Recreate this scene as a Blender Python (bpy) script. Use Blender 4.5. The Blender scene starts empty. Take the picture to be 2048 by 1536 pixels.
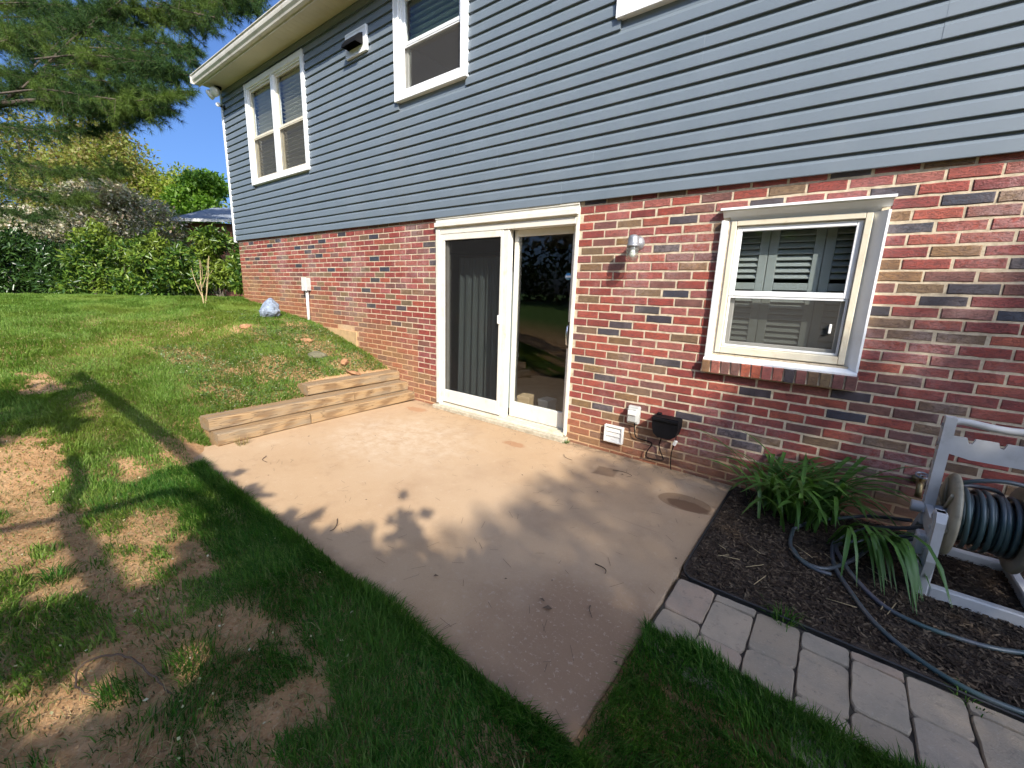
import bpy, math, random
import numpy as np
from mathutils import Vector, Matrix

random.seed(7)
rng = np.random.default_rng(7)
scene = bpy.context.scene
COL = scene.collection

# ---------------------------------------------------------------- camera
CAM = np.array([1.797, -3.421, 1.380])
R = np.array([[0.78997691, 0.6122189, 0.03353351],
              [0.15504145, -0.14654505, -0.97697835],
              [-0.59321044, 0.77698943, -0.21068651]])      # rows: right, down, forward
FPX = 846.2
cam_d = bpy.data.cameras.new('camera')
cam_d.sensor_width = 36
cam_d.sensor_fit = 'HORIZONTAL'
cam_d.lens = 36 * FPX / 2048
cam_d.clip_start = 0.05
cam_d.clip_end = 600
cam = bpy.data.objects.new('camera', cam_d)
COL.objects.link(cam)
M3 = Matrix(((R[0][0], -R[1][0], -R[2][0]), (R[0][1], -R[1][1], -R[2][1]), (R[0][2], -R[1][2], -R[2][2])))
cam.matrix_world = Matrix.Translation(Vector(CAM)) @ M3.to_4x4()
scene.camera = cam

# ---------------------------------------------------------------- light
SUN_D = np.array([-1.4, 1.0, -1.2])                           # the way sunlight travels
world = bpy.data.worlds.new('World')
scene.world = world
world.use_nodes = True
wn = world.node_tree
bg = wn.nodes['Background']
sky = wn.nodes.new('ShaderNodeTexSky')
sky.sky_type = 'NISHITA'
sky.sun_disc = False
sky.sun_elevation = math.atan2(1.2, math.hypot(1.4, 1.0))
sky.sun_rotation = math.atan2(1.4, -1.0)
sky.altitude = 0
sky.air_density = 0.7
sky.dust_density = 4.5
sky.ozone_density = 10.0
wn.links.new(sky.outputs[0], bg.inputs[0])
bg.inputs[1].default_value = 0.15
sun_d = bpy.data.lights.new('sun', 'SUN')
sun_d.energy = 4.6
sun_d.angle = math.radians(0.53)
sun_d.color = (1.0, 0.93, 0.82)
sun = bpy.data.objects.new('sun', sun_d)
COL.objects.link(sun)
sun.rotation_euler = Vector(SUN_D).to_track_quat('-Z', 'Y').to_euler()
sun.location = (12, -9, 12)

vs = scene.view_settings
vs.view_transform = 'Standard'
vs.look = 'None'
vs.exposure = 0.80
vs.gamma = 1
scene.render.engine = 'CYCLES'
cy = scene.cycles
cy.use_denoising = True
cy.max_bounces = 8
cy.diffuse_bounces = 4
cy.glossy_bounces = 3
cy.transmission_bounces = 4
cy.transparent_max_bounces = 12
cy.caustics_refractive = False
cy.sample_clamp_indirect = 6


# ---------------------------------------------------------------- survey helpers
def ray(u, v):
    return R.T @ np.array([(u - 1024) / FPX, (v - 768) / FPX, 1.0])


def on_wall(u, v, y=0.0):
    d = ray(u, v)
    return CAM + d * ((y - CAM[1]) / d[1])


def on_level(u, v, z=0.0):
    d = ray(u, v)
    return CAM + d * ((z - CAM[2]) / d[2])


def far_spot(u, v, depth):
    return CAM + ray(u, v) * depth


def in_frame(P, margin=150):
    c = (P - CAM) @ R.T
    ok = c[:, 2] > 0.05
    z = np.where(ok, c[:, 2], 1)
    u = 1024 + FPX * c[:, 0] / z
    v = 768 + FPX * c[:, 1] / z
    return ok & (u > -margin) & (u < 2048 + margin) & (v > -margin) & (v < 1536 + margin * 2.2)


# ---------------------------------------------------------------- materials
MATS = {}


def node(nt, kind, **kw):
    n = nt.nodes.new(kind)
    for k, v in kw.items():
        if k.startswith('i_'):
            n.inputs[k[2:].replace('_', ' ')].default_value = v
        else:
            setattr(n, k, v)
    return n


def ramp(nt, fac, stops):
    r = nt.nodes.new('ShaderNodeValToRGB')
    e = r.color_ramp.elements
    while len(e) < len(stops):
        e.new(0.5)
    for el, (p, c) in zip(e, stops):
        el.position = p
        el.color = (c[0], c[1], c[2], 1)
    nt.links.new(fac, r.inputs[0])
    return r.outputs[0]


def mixc(nt, fac, a, b, mode='MIX'):
    m = nt.nodes.new('ShaderNodeMix')
    m.data_type = 'RGBA'
    m.blend_type = mode
    for sock, val in ((m.inputs[0], fac), (m.inputs[6], a), (m.inputs[7], b)):
        if isinstance(val, (int, float)):
            sock.default_value = val
        elif isinstance(val, tuple):
            sock.default_value = (val[0], val[1], val[2], 1)
        else:
            nt.links.new(val, sock)
    return m.outputs[2]


def mth(nt, op, a, b=None, c=None, clamp=False):
    m = nt.nodes.new('ShaderNodeMath')
    m.operation = op
    m.use_clamp = clamp
    for i, val in enumerate((a, b, c)):
        if val is None:
            continue
        if isinstance(val, (int, float)):
            m.inputs[i].default_value = val
        else:
            nt.links.new(val, m.inputs[i])
    return m.outputs[0]


def mrange(nt, v, a, b, c=0.0, d=1.0):
    m = nt.nodes.new('ShaderNodeMapRange')
    m.interpolation_type = 'SMOOTHSTEP'
    nt.links.new(v, m.inputs[0])
    for i, x in enumerate((a, b, c, d)):
        m.inputs[1 + i].default_value = x
    return m.outputs[0]


def noise(nt, scale, detail=4, rough=0.55, vec=None, stretch=None, dist=0.0):
    n = nt.nodes.new('ShaderNodeTexNoise')
    n.inputs['Scale'].default_value = scale
    n.inputs['Detail'].default_value = detail
    n.inputs['Roughness'].default_value = rough
    n.inputs['Distortion'].default_value = dist
    if vec is None:
        vec = nt.nodes.new('ShaderNodeNewGeometry').outputs['Position']
    if stretch is not None:
        mp = nt.nodes.new('ShaderNodeMapping')
        mp.inputs['Scale'].default_value = stretch
        nt.links.new(vec, mp.inputs['Vector'])
        vec = mp.outputs[0]
    nt.links.new(vec, n.inputs['Vector'])
    return n.outputs['Fac']


def bump(nt, h, strength, dist):
    b = nt.nodes.new('ShaderNodeBump')
    b.inputs['Strength'].default_value = strength
    b.inputs['Distance'].default_value = dist
    nt.links.new(h, b.inputs['Height'])
    return b.outputs[0]


def new_mat(name):
    m = bpy.data.materials.new(name)
    m.use_nodes = True
    nt = m.node_tree
    return m, nt, nt.nodes['Principled BSDF']


def pmat(name, col, rough=0.5, var=0.12, vscale=6.0, bstr=0.15, bscale=60.0, bdist=0.002, metal=0.0, spec=0.5, dirt=None, objrand=0.0):
    """painted / plain surface with blotchy tone, fine relief and optional grime colour"""
    m, nt, b = new_mat(name)
    n1 = noise(nt, vscale, 5)
    lo = tuple(c * (1 - var) for c in col)
    hi = tuple(min(1, c * (1 + var)) for c in col)
    c = ramp(nt, n1, [(0.3, lo), (0.7, hi)])
    if dirt:
        n2 = noise(nt, 9, 6, 0.7)
        c = mixc(nt, mrange(nt, n2, 0.5, 0.75, 0, dirt[1]), c, dirt[0])
    if objrand:
        oi = nt.nodes.new('ShaderNodeObjectInfo')
        f = mth(nt, 'MULTIPLY_ADD', oi.outputs['Random'], objrand * 2, 1 - objrand)
        hs = nt.nodes.new('ShaderNodeHueSaturation')
        nt.links.new(c, hs.inputs['Color'])
        nt.links.new(f, hs.inputs['Value'])
        c = hs.outputs[0]
    nt.links.new(c, b.inputs['Base Color'])
    b.inputs['Roughness'].default_value = rough
    b.inputs['Metallic'].default_value = metal
    b.inputs['Specular IOR Level'].default_value = spec
    if bstr:
        nt.links.new(bump(nt, noise(nt, bscale, 3), bstr, bdist), b.inputs['Normal'])
    MATS[name] = m
    return m


def leaf_mat(name, cols, transl=0.35, rough=0.45, patch=None, spec=0.4):
    """foliage: tone differs from leaf to leaf and from patch to patch"""
    m, nt, b = new_mat(name)
    g = nt.nodes.new('ShaderNodeNewGeometry')
    k = len(cols)
    c = ramp(nt, g.outputs['Random Per Island'], [(i / max(1, k - 1), cc) for i, cc in enumerate(cols)])
    if patch:
        n = noise(nt, patch[0], 3)
        c = mixc(nt, mrange(nt, n, 0.45, 0.62, 0, patch[2]), c, patch[1])
    nt.links.new(c, b.inputs['Base Color'])
    b.inputs['Roughness'].default_value = rough
    b.inputs['Specular IOR Level'].default_value = spec
    t = nt.nodes.new('ShaderNodeBsdfTranslucent')
    bright = mixc(nt, 1.0, c, (1.3, 1.35, 0.8), 'MULTIPLY')
    nt.links.new(bright, t.inputs['Color'])
    mx = nt.nodes.new('ShaderNodeMixShader')
    mx.inputs[0].default_value = transl
    nt.links.new(b.outputs[0], mx.inputs[1])
    nt.links.new(t.outputs[0], mx.inputs[2])
    nt.links.new(mx.outputs[0], nt.nodes['Material Output'].inputs['Surface'])
    MATS[name] = m
    return m


def see_through(name, tint, gloss_rough=0.0, base=None, base_fac=0.0, fres=1.45):
    """glass pane or insect screen: lets light straight through, mirrors by Fresnel"""
    m = bpy.data.materials.new(name)
    m.use_nodes = True
    nt = m.node_tree
    nt.nodes.remove(nt.nodes['Principled BSDF'])
    tr = nt.nodes.new('ShaderNodeBsdfTransparent')
    tr.inputs[0].default_value = (*tint, 1)
    out = tr.outputs[0]
    if base:
        df = nt.nodes.new('ShaderNodeBsdfDiffuse')
        df.inputs[0].default_value = (*base, 1)
        mx = nt.nodes.new('ShaderNodeMixShader')
        mx.inputs[0].default_value = base_fac
        nt.links.new(out, mx.inputs[1])
        nt.links.new(df.outputs[0], mx.inputs[2])
        out = mx.outputs[0]
    if fres:
        gl = nt.nodes.new('ShaderNodeBsdfGlossy')
        gl.inputs['Roughness'].default_value = gloss_rough
        g = nt.nodes.new('ShaderNodeNewGeometry')
        dt = nt.nodes.new('ShaderNodeVectorMath')
        dt.operation = 'DOT_PRODUCT'
        nt.links.new(g.outputs['Incoming'], dt.inputs[0])
        nt.links.new(g.outputs['Normal'], dt.inputs[1])
        q = mth(nt, 'SUBTRACT', 1.0, mth(nt, 'ABSOLUTE', dt.outputs['Value']), clamp=True)
        f2 = mth(nt, 'MULTIPLY_ADD', mth(nt, 'POWER', q, 5.0), 0.95, 0.045, clamp=True)
        mx = nt.nodes.new('ShaderNodeMixShader')
        nt.links.new(f2, mx.inputs[0])
        nt.links.new(out, mx.inputs[1])
        nt.links.new(gl.outputs[0], mx.inputs[2])
        out = mx.outputs[0]
    nt.links.new(out, nt.nodes['Material Output'].inputs['Surface'])
    MATS[name] = m
    return m


def grade_stain(nt):
    """1 at the foot of the brickwork (red clay splashed up from the soil), 0 higher up"""
    g = nt.nodes.new('ShaderNodeNewGeometry')
    sp = nt.nodes.new('ShaderNodeSeparateXYZ')
    nt.links.new(g.outputs['Position'], sp.inputs[0])
    slope = mth(nt, 'MULTIPLY_ADD', mth(nt, 'ADD', sp.outputs[0], 2.5), -0.175, 0.34)
    right = mth(nt, 'GREATER_THAN', sp.outputs[0], -2.3)
    base = mth(nt, 'MULTIPLY', mth(nt, 'MAXIMUM', slope, 0.0), mth(nt, 'SUBTRACT', 1.0, right))
    h = mth(nt, 'SUBTRACT', sp.outputs[2], base)
    wob = mth(nt, 'MULTIPLY_ADD', noise(nt, 2.2, 4), 0.7, -0.35)
    reach = mth(nt, 'MULTIPLY_ADD', right, -0.42, 0.86)
    f = mth(nt, 'DIVIDE', mth(nt, 'ADD', h, wob), reach)
    return mrange(nt, f, 0.15, 1.0, 0.8, 0.0)


def brick_mat(name, source):
    m, nt, b = new_mat(name)
    if source == 'object':
        oi = nt.nodes.new('ShaderNodeObjectInfo')
        c = oi.outputs['Color']
        rnd = oi.outputs['Random']
    else:
        a = nt.nodes.new('ShaderNodeAttribute')
        a.attribute_name = 'tone'
        c = a.outputs['Color']
        rnd = nt.nodes.new('ShaderNodeNewGeometry').outputs['Random Per Island']
    g = nt.nodes.new('ShaderNodeNewGeometry')
    # shift the grain from brick to brick
    cmb = nt.nodes.new('ShaderNodeCombineXYZ')
    nt.links.new(mth(nt, 'MULTIPLY', rnd, 37.0), cmb.inputs[0])
    nt.links.new(mth(nt, 'MULTIPLY', rnd, 91.0), cmb.inputs[1])
    add = nt.nodes.new('ShaderNodeVectorMath')
    nt.links.new(g.outputs['Position'], add.inputs[0])
    nt.links.new(cmb.outputs[0], add.inputs[1])
    v = add.outputs[0]
    grain = noise(nt, 1.0, 3, 0.6, v, (26, 26, 95), 1.2)
    crack = mth(nt, 'ABSOLUTE', mth(nt, 'SUBTRACT', grain, 0.5))
    crackm = mrange(nt, crack, 0.0, 0.045, 1.0, 0.0)
    blot = noise(nt, 14, 4, 0.6, v)
    c2 = mixc(nt, mrange(nt, blot, 0.35, 0.7, 0.0, 0.55), c, mixc(nt, 1.0, c, (0.55, 0.52, 0.55), 'MULTIPLY'))
    bloom_glare = mrange(nt, noise(nt, 1.5, 3), 0.48, 0.68, 0.0, 0.34)  # pale bloom that also paints whitish sun glare into the brick
    bloom_glare = mth(nt, 'MULTIPLY', bloom_glare, mrange(nt, noise(nt, 30, 3, 0.7), 0.3, 0.6))
    c3 = mixc(nt, bloom_glare, c2, (0.50, 0.385, 0.37))
    c3 = mixc(nt, mth(nt, 'MULTIPLY', crackm, 0.55), c3, (0.09, 0.035, 0.03))  # crease shading painted dark along the wrinkles
    c4 = mixc(nt, mth(nt, 'MULTIPLY', grade_stain(nt), 0.72), c3, (0.36, 0.175, 0.075))
    nt.links.new(c4, b.inputs['Base Color'])
    b.inputs['Roughness'].default_value = 0.5
    b.inputs['Specular IOR Level'].default_value = 0.5
    hgt = mth(nt, 'ADD', mth(nt, 'MULTIPLY', crackm, -0.6), mth(nt, 'MULTIPLY', noise(nt, 160, 3), 0.35))
    nt.links.new(bump(nt, hgt, 0.9, 0.005), b.inputs['Normal'])
    MATS[name] = m


def build_materials():
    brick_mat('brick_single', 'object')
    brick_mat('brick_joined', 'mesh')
    # mortar
    m, nt, b = new_mat('mortar')
    c = ramp(nt, noise(nt, 25, 5, 0.65), [(0.3, (0.38, 0.30, 0.20)), (0.55, (0.57, 0.475, 0.335)), (0.75, (0.64, 0.535, 0.385))])
    c = mixc(nt, mrange(nt, noise(nt, 4, 6, 0.7), 0.5, 0.72, 0, 0.6), c, (0.36, 0.25, 0.18))
    c = mixc(nt, mth(nt, 'MULTIPLY', grade_stain(nt), 0.85), c, (0.50, 0.27, 0.11))
    nt.links.new(c, b.inputs['Base Color'])
    b.inputs['Roughness'].default_value = 0.9
    nt.links.new(bump(nt, noise(nt, 220, 4, 0.7), 0.5, 0.003), b.inputs['Normal'])
    MATS['mortar'] = m
    # vinyl siding
    m, nt, b = new_mat('siding')
    c = ramp(nt, noise(nt, 3, 4), [(0.3, (0.130, 0.161, 0.186)), (0.7, (0.150, 0.182, 0.208))])
    c = mixc(nt, mrange(nt, noise(nt, 1.0, 5, 0.65, None, (2.2, 2.2, 0.5)), 0.5, 0.75, 0, 0.35), c, (0.17, 0.19, 0.20))
    nt.links.new(c, b.inputs['Base Color'])
    b.inputs['Roughness'].default_value = 0.47
    b.inputs['Specular IOR Level'].default_value = 0.8
    gr = noise(nt, 1.0, 3, 0.6, None, (9, 200, 420))
    nt.links.new(bump(nt, gr, 0.10, 0.001), b.inputs['Normal'])
    MATS['siding'] = m
    pmat('white_trim', (0.78, 0.79, 0.78), 0.38, 0.04, 5, 0.04, 30, dirt=((0.55, 0.48, 0.36), 0.25))
    pmat('cream_frame', (0.66, 0.60, 0.46), 0.42, 0.08, 5, 0.05, 40, dirt=((0.45, 0.33, 0.19), 0.5))
    pmat('door_frame', (0.67, 0.645, 0.565), 0.4, 0.05, 4, 0.05, 40, dirt=((0.52, 0.40, 0.24), 0.45))
    pmat('soffit_paint', (0.60, 0.55, 0.40), 0.5, 0.08, 2, 0.05, 40)
    pmat('gutter_paint', (0.60, 0.57, 0.49), 0.4, 0.12, 4, 0.05, 30, dirt=((0.30, 0.24, 0.15), 0.5))
    pmat('brown_strip', (0.13, 0.08, 0.04), 0.6)
    pmat('roof_shingle', (0.07, 0.07, 0.075), 0.9, 0.3, 20, 0.5, 80, 0.005)
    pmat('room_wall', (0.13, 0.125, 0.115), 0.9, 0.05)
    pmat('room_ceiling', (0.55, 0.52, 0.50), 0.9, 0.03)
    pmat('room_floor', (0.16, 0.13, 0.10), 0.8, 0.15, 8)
    pmat('curtain_cloth', (0.26, 0.30, 0.29), 0.85, 0.06)
    pmat('shutter_paint', (0.27, 0.295, 0.285), 0.5, 0.05)
    pmat('blind_slat', (0.66, 0.65, 0.55), 0.5, 0.05)
    pmat('shaded_blind', (0.20, 0.30, 0.24), 0.45, 0.08)  # green reflection and shade put into a pale blind's colour
    pmat('tan_blind', (0.52, 0.42, 0.27), 0.6, 0.08)
    see_through('glass', (0.93, 0.945, 0.94))
    see_through('screen_mesh', (0.70, 0.69, 0.66), 0.3, (0.15, 0.14, 0.125), 0.25, 0)
    see_through('door_screen', (0.56, 0.56, 0.56), 0.3, (0.03, 0.03, 0.03), 0.38, 0)
    see_through('jar_glass', (0.85, 0.88, 0.84), 0.05, (0.5, 0.5, 0.45), 0.12)
    pmat('dull_metal', (0.30, 0.31, 0.32), 0.45, 0.15, 25, 0.1, metal=0.6)
    pmat('chrome', (0.6, 0.6, 0.6), 0.25, 0.05, metal=1.0)
    pmat('bronze', (0.09, 0.07, 0.05), 0.4, 0.1, metal=0.5)
    pmat('brass', (0.30, 0.22, 0.10), 0.45, 0.25, 40, metal=0.8)
    pmat('white_plastic', (0.72, 0.71, 0.66), 0.4, 0.05, 8, 0.04, dirt=((0.45, 0.38, 0.28), 0.3))
    pmat('grey_plastic', (0.40, 0.40, 0.37), 0.45, 0.10, 12, 0.05)
    pmat('black_plastic', (0.006, 0.006, 0.007), 0.6, 0.2, 10, 0.05, spec=0.2)
    pmat('conduit_paint', (0.62, 0.60, 0.56), 0.5, 0.08, 10)
    pmat('reel_plastic', (0.47, 0.47, 0.46), 0.5, 0.08, 10, 0.06, dirt=((0.28, 0.26, 0.22), 0.4))
    pmat('spool_plastic', (0.33, 0.29, 0.20), 0.5, 0.2, 8, 0.05, dirt=((0.10, 0.085, 0.055), 0.75))
    m, nt, b = new_mat('hose_rubber')
    b.inputs['Base Color'].default_value = (0.028, 0.048, 0.062, 1)
    c = ramp(nt, noise(nt, 4, 3), [(0.35, (0.050, 0.088, 0.086)), (0.65, (0.095, 0.088, 0.098))])
    nt.links.new(c, b.inputs['Base Color'])
    b.inputs['Roughness'].default_value = 0.28
    MATS['hose_rubber'] = m
    m, nt, b = new_mat('lamp_glow')
    b.inputs['Base Color'].default_value = (0.9, 0.75, 0.4, 1)
    b.inputs['Emission Color'].default_value = (1.0, 0.82, 0.42, 1)
    b.inputs['Emission Strength'].default_value = 1.1
    MATS['lamp_glow'] = m
    pmat('bulb_white', (0.75, 0.75, 0.72), 0.35, 0.03)
    pmat('sticker_blue', (0.05, 0.22, 0.42), 0.4, 0.05)
    pmat('sticker_white', (0.7, 0.72, 0.74), 0.4, 0.03)
    pmat('cardboard', (0.36, 0.26, 0.15), 0.85, 0.08)
    pmat('step_stone', (0.42, 0.37, 0.27), 0.9, 0.25, 30, 0.6, 80, 0.006, dirt=((0.2, 0.16, 0.1), 0.5))
    pmat('parge', (0.47, 0.31, 0.15), 0.9, 0.2, 10, 0.5, 60, 0.004)
    # timber
    m, nt, b = new_mat('timber')
    oi = nt.nodes.new('ShaderNodeObjectInfo')
    tc = nt.nodes.new('ShaderNodeNewGeometry')
    cmb = nt.nodes.new('ShaderNodeCombineXYZ')
    nt.links.new(mth(nt, 'MULTIPLY', oi.outputs['Random'], 17.0), cmb.inputs[0])
    add = nt.nodes.new('ShaderNodeVectorMath')
    nt.links.new(tc.outputs['Position'], add.inputs[0])
    nt.links.new(cmb.outputs[0], add.inputs[1])
    wv = nt.nodes.new('ShaderNodeTexWave')
    wv.wave_type = 'RINGS'
    wv.rings_direction = 'Y'
    wv.inputs['Scale'].default_value = 17
    wv.inputs['Distortion'].default_value = 3.2
    wv.inputs['Detail'].default_value = 3
    wv.inputs['Detail Scale'].default_value = 1.2
    mp = nt.nodes.new('ShaderNodeMapping')
    mp.inputs['Scale'].default_value = (1.5, 0.10, 1.5)
    nt.links.new(add.outputs[0], mp.inputs['Vector'])
    nt.links.new(mp.outputs[0], wv.inputs['Vector'])
    fine = noise(nt, 1.0, 4, 0.6, add.outputs[0], (160, 5, 160))
    c = ramp(nt, wv.outputs['Fac'], [(0.1, (0.175, 0.098, 0.042)), (0.5, (0.29, 0.180, 0.082)), (0.9, (0.33, 0.215, 0.105))])
    c = mixc(nt, mrange(nt, fine, 0.35, 0.65, 0, 0.35), c, (0.30, 0.20, 0.10))
    c = mixc(nt, mrange(nt, noise(nt, 1.0, 6, 0.65, add.outputs[0], (14, 1.6, 14)), 0.42, 0.66, 0, 0.7), c, (0.23, 0.185, 0.125))
    chk = mth(nt, 'ABSOLUTE', mth(nt, 'SUBTRACT', noise(nt, 1.0, 2, 0.5, add.outputs[0], (30, 1.2, 30)), 0.5))
    c = mixc(nt, mrange(nt, chk, 0.0, 0.012, 0.8, 0), c, (0.05, 0.03, 0.015))
    nt.links.new(c, b.inputs['Base Color'])
    b.inputs['Roughness'].default_value = 0.85
    nt.links.new(bump(nt, mth(nt, 'ADD', wv.outputs['Fac'], fine), 0.35, 0.003), b.inputs['Normal'])
    MATS['timber'] = m
    # concrete patio
    m, nt, b = new_mat('patio_concrete')
    g = nt.nodes.new('ShaderNodeNewGeometry')
    sp = nt.nodes.new('ShaderNodeSeparateXYZ')
    nt.links.new(g.outputs['Position'], sp.inputs[0])
    X, Y = sp.outputs[0], sp.outputs[1]
    c = ramp(nt, noise(nt, 1.3, 6, 0.6), [(0.25, (0.34, 0.212, 0.112)), (0.45, (0.43, 0.290, 0.165)), (0.6, (0.445, 0.305, 0.178)), (0.75, (0.49, 0.36, 0.228))])
    sand = noise(nt, 170, 3, 0.8)
    c = mixc(nt, mrange(nt, sand, 0.5, 0.72, 0, 0.30), c, (0.56, 0.46, 0.32))
    c = mixc(nt, mrange(nt, noise(nt, 95, 3, 0.7), 0.56, 0.75, 0, 0.35), c, (0.20, 0.12, 0.07))

    c = mixc(nt, mrange(nt, noise(nt, 6, 7, 0.72), 0.52, 0.75, 0, 0.45), c, (0.30, 0.19, 0.105))
    c = mixc(nt, mrange(nt, noise(nt, 17, 6, 0.7), 0.56, 0.72, 0, 0.35), c, (0.52, 0.41, 0.29))

    def spot(cx, cy, rx, ry, wob=0.25, soft=(1.1, 0.75), wscale=5):
        dx = mth(nt, 'DIVIDE', mth(nt, 'SUBTRACT', X, cx), rx)
        dy = mth(nt, 'DIVIDE', mth(nt, 'SUBTRACT', Y, cy), ry)
        r = mth(nt, 'SQRT', mth(nt, 'ADD', mth(nt, 'MULTIPLY', dx, dx), mth(nt, 'MULTIPLY', dy, dy)))
        r = mth(nt, 'ADD', r, mth(nt, 'MULTIPLY_ADD', noise(nt, wscale, 4), wob * 2, -wob))
        return mrange(nt, r, soft[1], soft[0], 1, 0)
    # pale bloom left by water near the timbers
    pale = mth(nt, 'MULTIPLY', spot(-1.35, -1.0, 0.95, 0.75, 0.5, (1.25, 0.2), 2.5), mrange(nt, noise(nt, 9, 8, 0.75), 0.30, 0.72))
    c = mixc(nt, mth(nt, 'MULTIPLY', pale, 0.6), c, (0.60, 0.50, 0.38))
    c = mixc(nt, mth(nt, 'MULTIPLY', spot(0.1, -1.45, 1.4, 0.7, 0.5, (1.3, 0.2), 2), 0.25), c, (0.46, 0.36, 0.26))
    # rough weathered nose of the slab: brown scum with pale flecks
    worn = spot(1.2, -2.1, 0.62, 0.48, 0.5, (1.2, 0.4), 3)
    c = mixc(nt, mth(nt, 'MULTIPLY', worn, 0.7), c, (0.215, 0.125, 0.075))
    fleck = mth(nt, 'MULTIPLY', spot(1.15, -2.05, 0.85, 0.6, 0.4, (1.3, 0.4), 3), mrange(nt, noise(nt, 48, 4, 0.75), 0.55, 0.66))
    c = mixc(nt, mth(nt, 'MULTIPLY', fleck, 0.65), c, (0.45, 0.335, 0.235))
    # clay ring left by a pot, a square one by a planter, small clay smears
    ring = spot(1.125, -0.53, 0.17, 0.12, 0.10, (1.06, 0.98))
    c = mixc(nt, mth(nt, 'MULTIPLY', ring, 0.55), c, (0.16, 0.085, 0.04))
    c = mixc(nt, mth(nt, 'MULTIPLY', spot(1.16, -0.57, 0.14, 0.07, 0.3, (1.1, 0.9), 14), 0.7), c, (0.14, 0.07, 0.035))
    sq = mth(nt, 'MAXIMUM', mth(nt, 'ABSOLUTE', mth(nt, 'SUBTRACT', mth(nt, 'ADD', X, mth(nt, 'MULTIPLY', Y, 0.2)), 0.40)),
             mth(nt, 'ABSOLUTE', mth(nt, 'SUBTRACT', mth(nt, 'SUBTRACT', Y, mth(nt, 'MULTIPLY', X, 0.2)), -0.51)))
    c = mixc(nt, mrange(nt, mth(nt, 'ADD', sq, mth(nt, 'MULTIPLY', noise(nt, 9, 3), 0.03)), 0.115, 0.085, 0, 0.6), c, (0.17, 0.10, 0.055))
    c = mixc(nt, mth(nt, 'MULTIPLY', spot(-0.45, -0.42, 0.13, 0.06, 0.6, (1.1, 0.7), 12), 0.55), c, (0.33, 0.14, 0.06))
    c = mixc(nt, mth(nt, 'MULTIPLY', spot(-2.0, -0.28, 0.16, 0.08, 0.6, (1.1, 0.7), 12), 0.55), c, (0.36, 0.16, 0.07))
    c = mixc(nt, mrange(nt, noise(nt, 1.0, 4, 0.6, None, (0.7, 7, 1), 1.5), 0.66, 0.72, 0, 0.25), c, (0.28, 0.17, 0.10))
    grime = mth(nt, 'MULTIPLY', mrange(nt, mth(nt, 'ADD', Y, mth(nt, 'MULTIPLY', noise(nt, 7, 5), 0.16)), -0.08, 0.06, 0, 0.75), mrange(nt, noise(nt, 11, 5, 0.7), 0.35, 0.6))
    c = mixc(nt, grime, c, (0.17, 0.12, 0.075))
    rim = mrange(nt, mth(nt, 'ADD', Y, mth(nt, 'MULTIPLY', noise(nt, 8, 5), -0.12)), -2.5, -2.40, 0.6, 0)
    c = mixc(nt, rim, c, (0.20, 0.13, 0.08))
    nt.links.new(c, b.inputs['Base Color'])
    b.inputs['Roughness'].default_value = 0.88
    b.inputs['Specular IOR Level'].default_value = 0.3
    hgt = mth(nt, 'ADD', mth(nt, 'MULTIPLY', sand, 0.6), noise(nt, 30, 5, 0.7))
    nt.links.new(bump(nt, hgt, 0.45, 0.004), b.inputs['Normal'])
    MATS['patio_concrete'] = m
    # soil / thatch under the grass
    m, nt, b = new_mat('soil')
    c = ramp(nt, noise(nt, 4, 7, 0.7), [(0.25, (0.21, 0.105, 0.045)), (0.5, (0.375, 0.215, 0.10)), (0.75, (0.47, 0.295, 0.155))])
    c = mixc(nt, mrange(nt, noise(nt, 60, 4, 0.7), 0.5, 0.7, 0, 0.5), c, (0.48, 0.37, 0.22))
    c = mixc(nt, mrange(nt, noise(nt, 33, 4, 0.7), 0.54, 0.7, 0, 0.6), c, (0.10, 0.06, 0.03))
    g = nt.nodes.new('ShaderNodeNewGeometry')
    ln = nt.nodes.new('ShaderNodeVectorMath')
    ln.operation = 'LENGTH'
    nt.links.new(g.outputs['Position'], ln.inputs[0])
    far = mrange(nt, ln.outputs['Value'], 5.0, 9.0)
    grassy = ramp(nt, noise(nt, 2.5, 6, 0.7), [(0.3, (0.05, 0.10, 0.02)), (0.7, (0.10, 0.17, 0.035))])
    c = mixc(nt, far, c, grassy)
    nt.links.new(c, b.inputs['Base Color'])
    b.inputs['Roughness'].default_value = 0.95
    b.inputs['Specular IOR Level'].default_value = 0.2
    hgt = mth(nt, 'ADD', noise(nt, 18, 6, 0.7), mth(nt, 'MULTIPLY', noise(nt, 90, 4, 0.7), 0.5))
    nt.links.new(bump(nt, hgt, 0.8, 0.012), b.inputs['Normal'])
    MATS['soil'] = m
    pmat('mulch_soil', (0.050, 0.034, 0.022), 0.95, 0.4, 14, 0.9, 60, 0.012)
    pmat('joint_sand', (0.075, 0.058, 0.042), 0.95, 0.35, 30, 0.6, 90, 0.006, dirt=((0.05, 0.07, 0.02), 0.5))
    # pavers
    m, nt, b = new_mat('paver')
    oi = nt.nodes.new('ShaderNodeObjectInfo')
    c = ramp(nt, oi.outputs['Random'], [(0, (0.31, 0.24, 0.16)), (0.3, (0.42, 0.325, 0.22)), (0.6, (0.35, 0.285, 0.205)), (1, (0.43, 0.285, 0.185))])
    c = mixc(nt, mrange(nt, noise(nt, 7, 5, 0.65), 0.4, 0.7, 0, 0.6), c, (0.26, 0.225, 0.165))
    c = mixc(nt, mrange(nt, noise(nt, 120, 3, 0.7), 0.55, 0.72, 0, 0.5), c, (0.45, 0.38, 0.30))
    c = mixc(nt, mrange(nt, noise(nt, 26, 4, 0.7), 0.55, 0.72, 0, 0.55), c, (0.16, 0.135, 0.10))
    nt.links.new(c, b.inputs['Base Color'])
    b.inputs['Roughness'].default_value = 0.9
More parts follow.
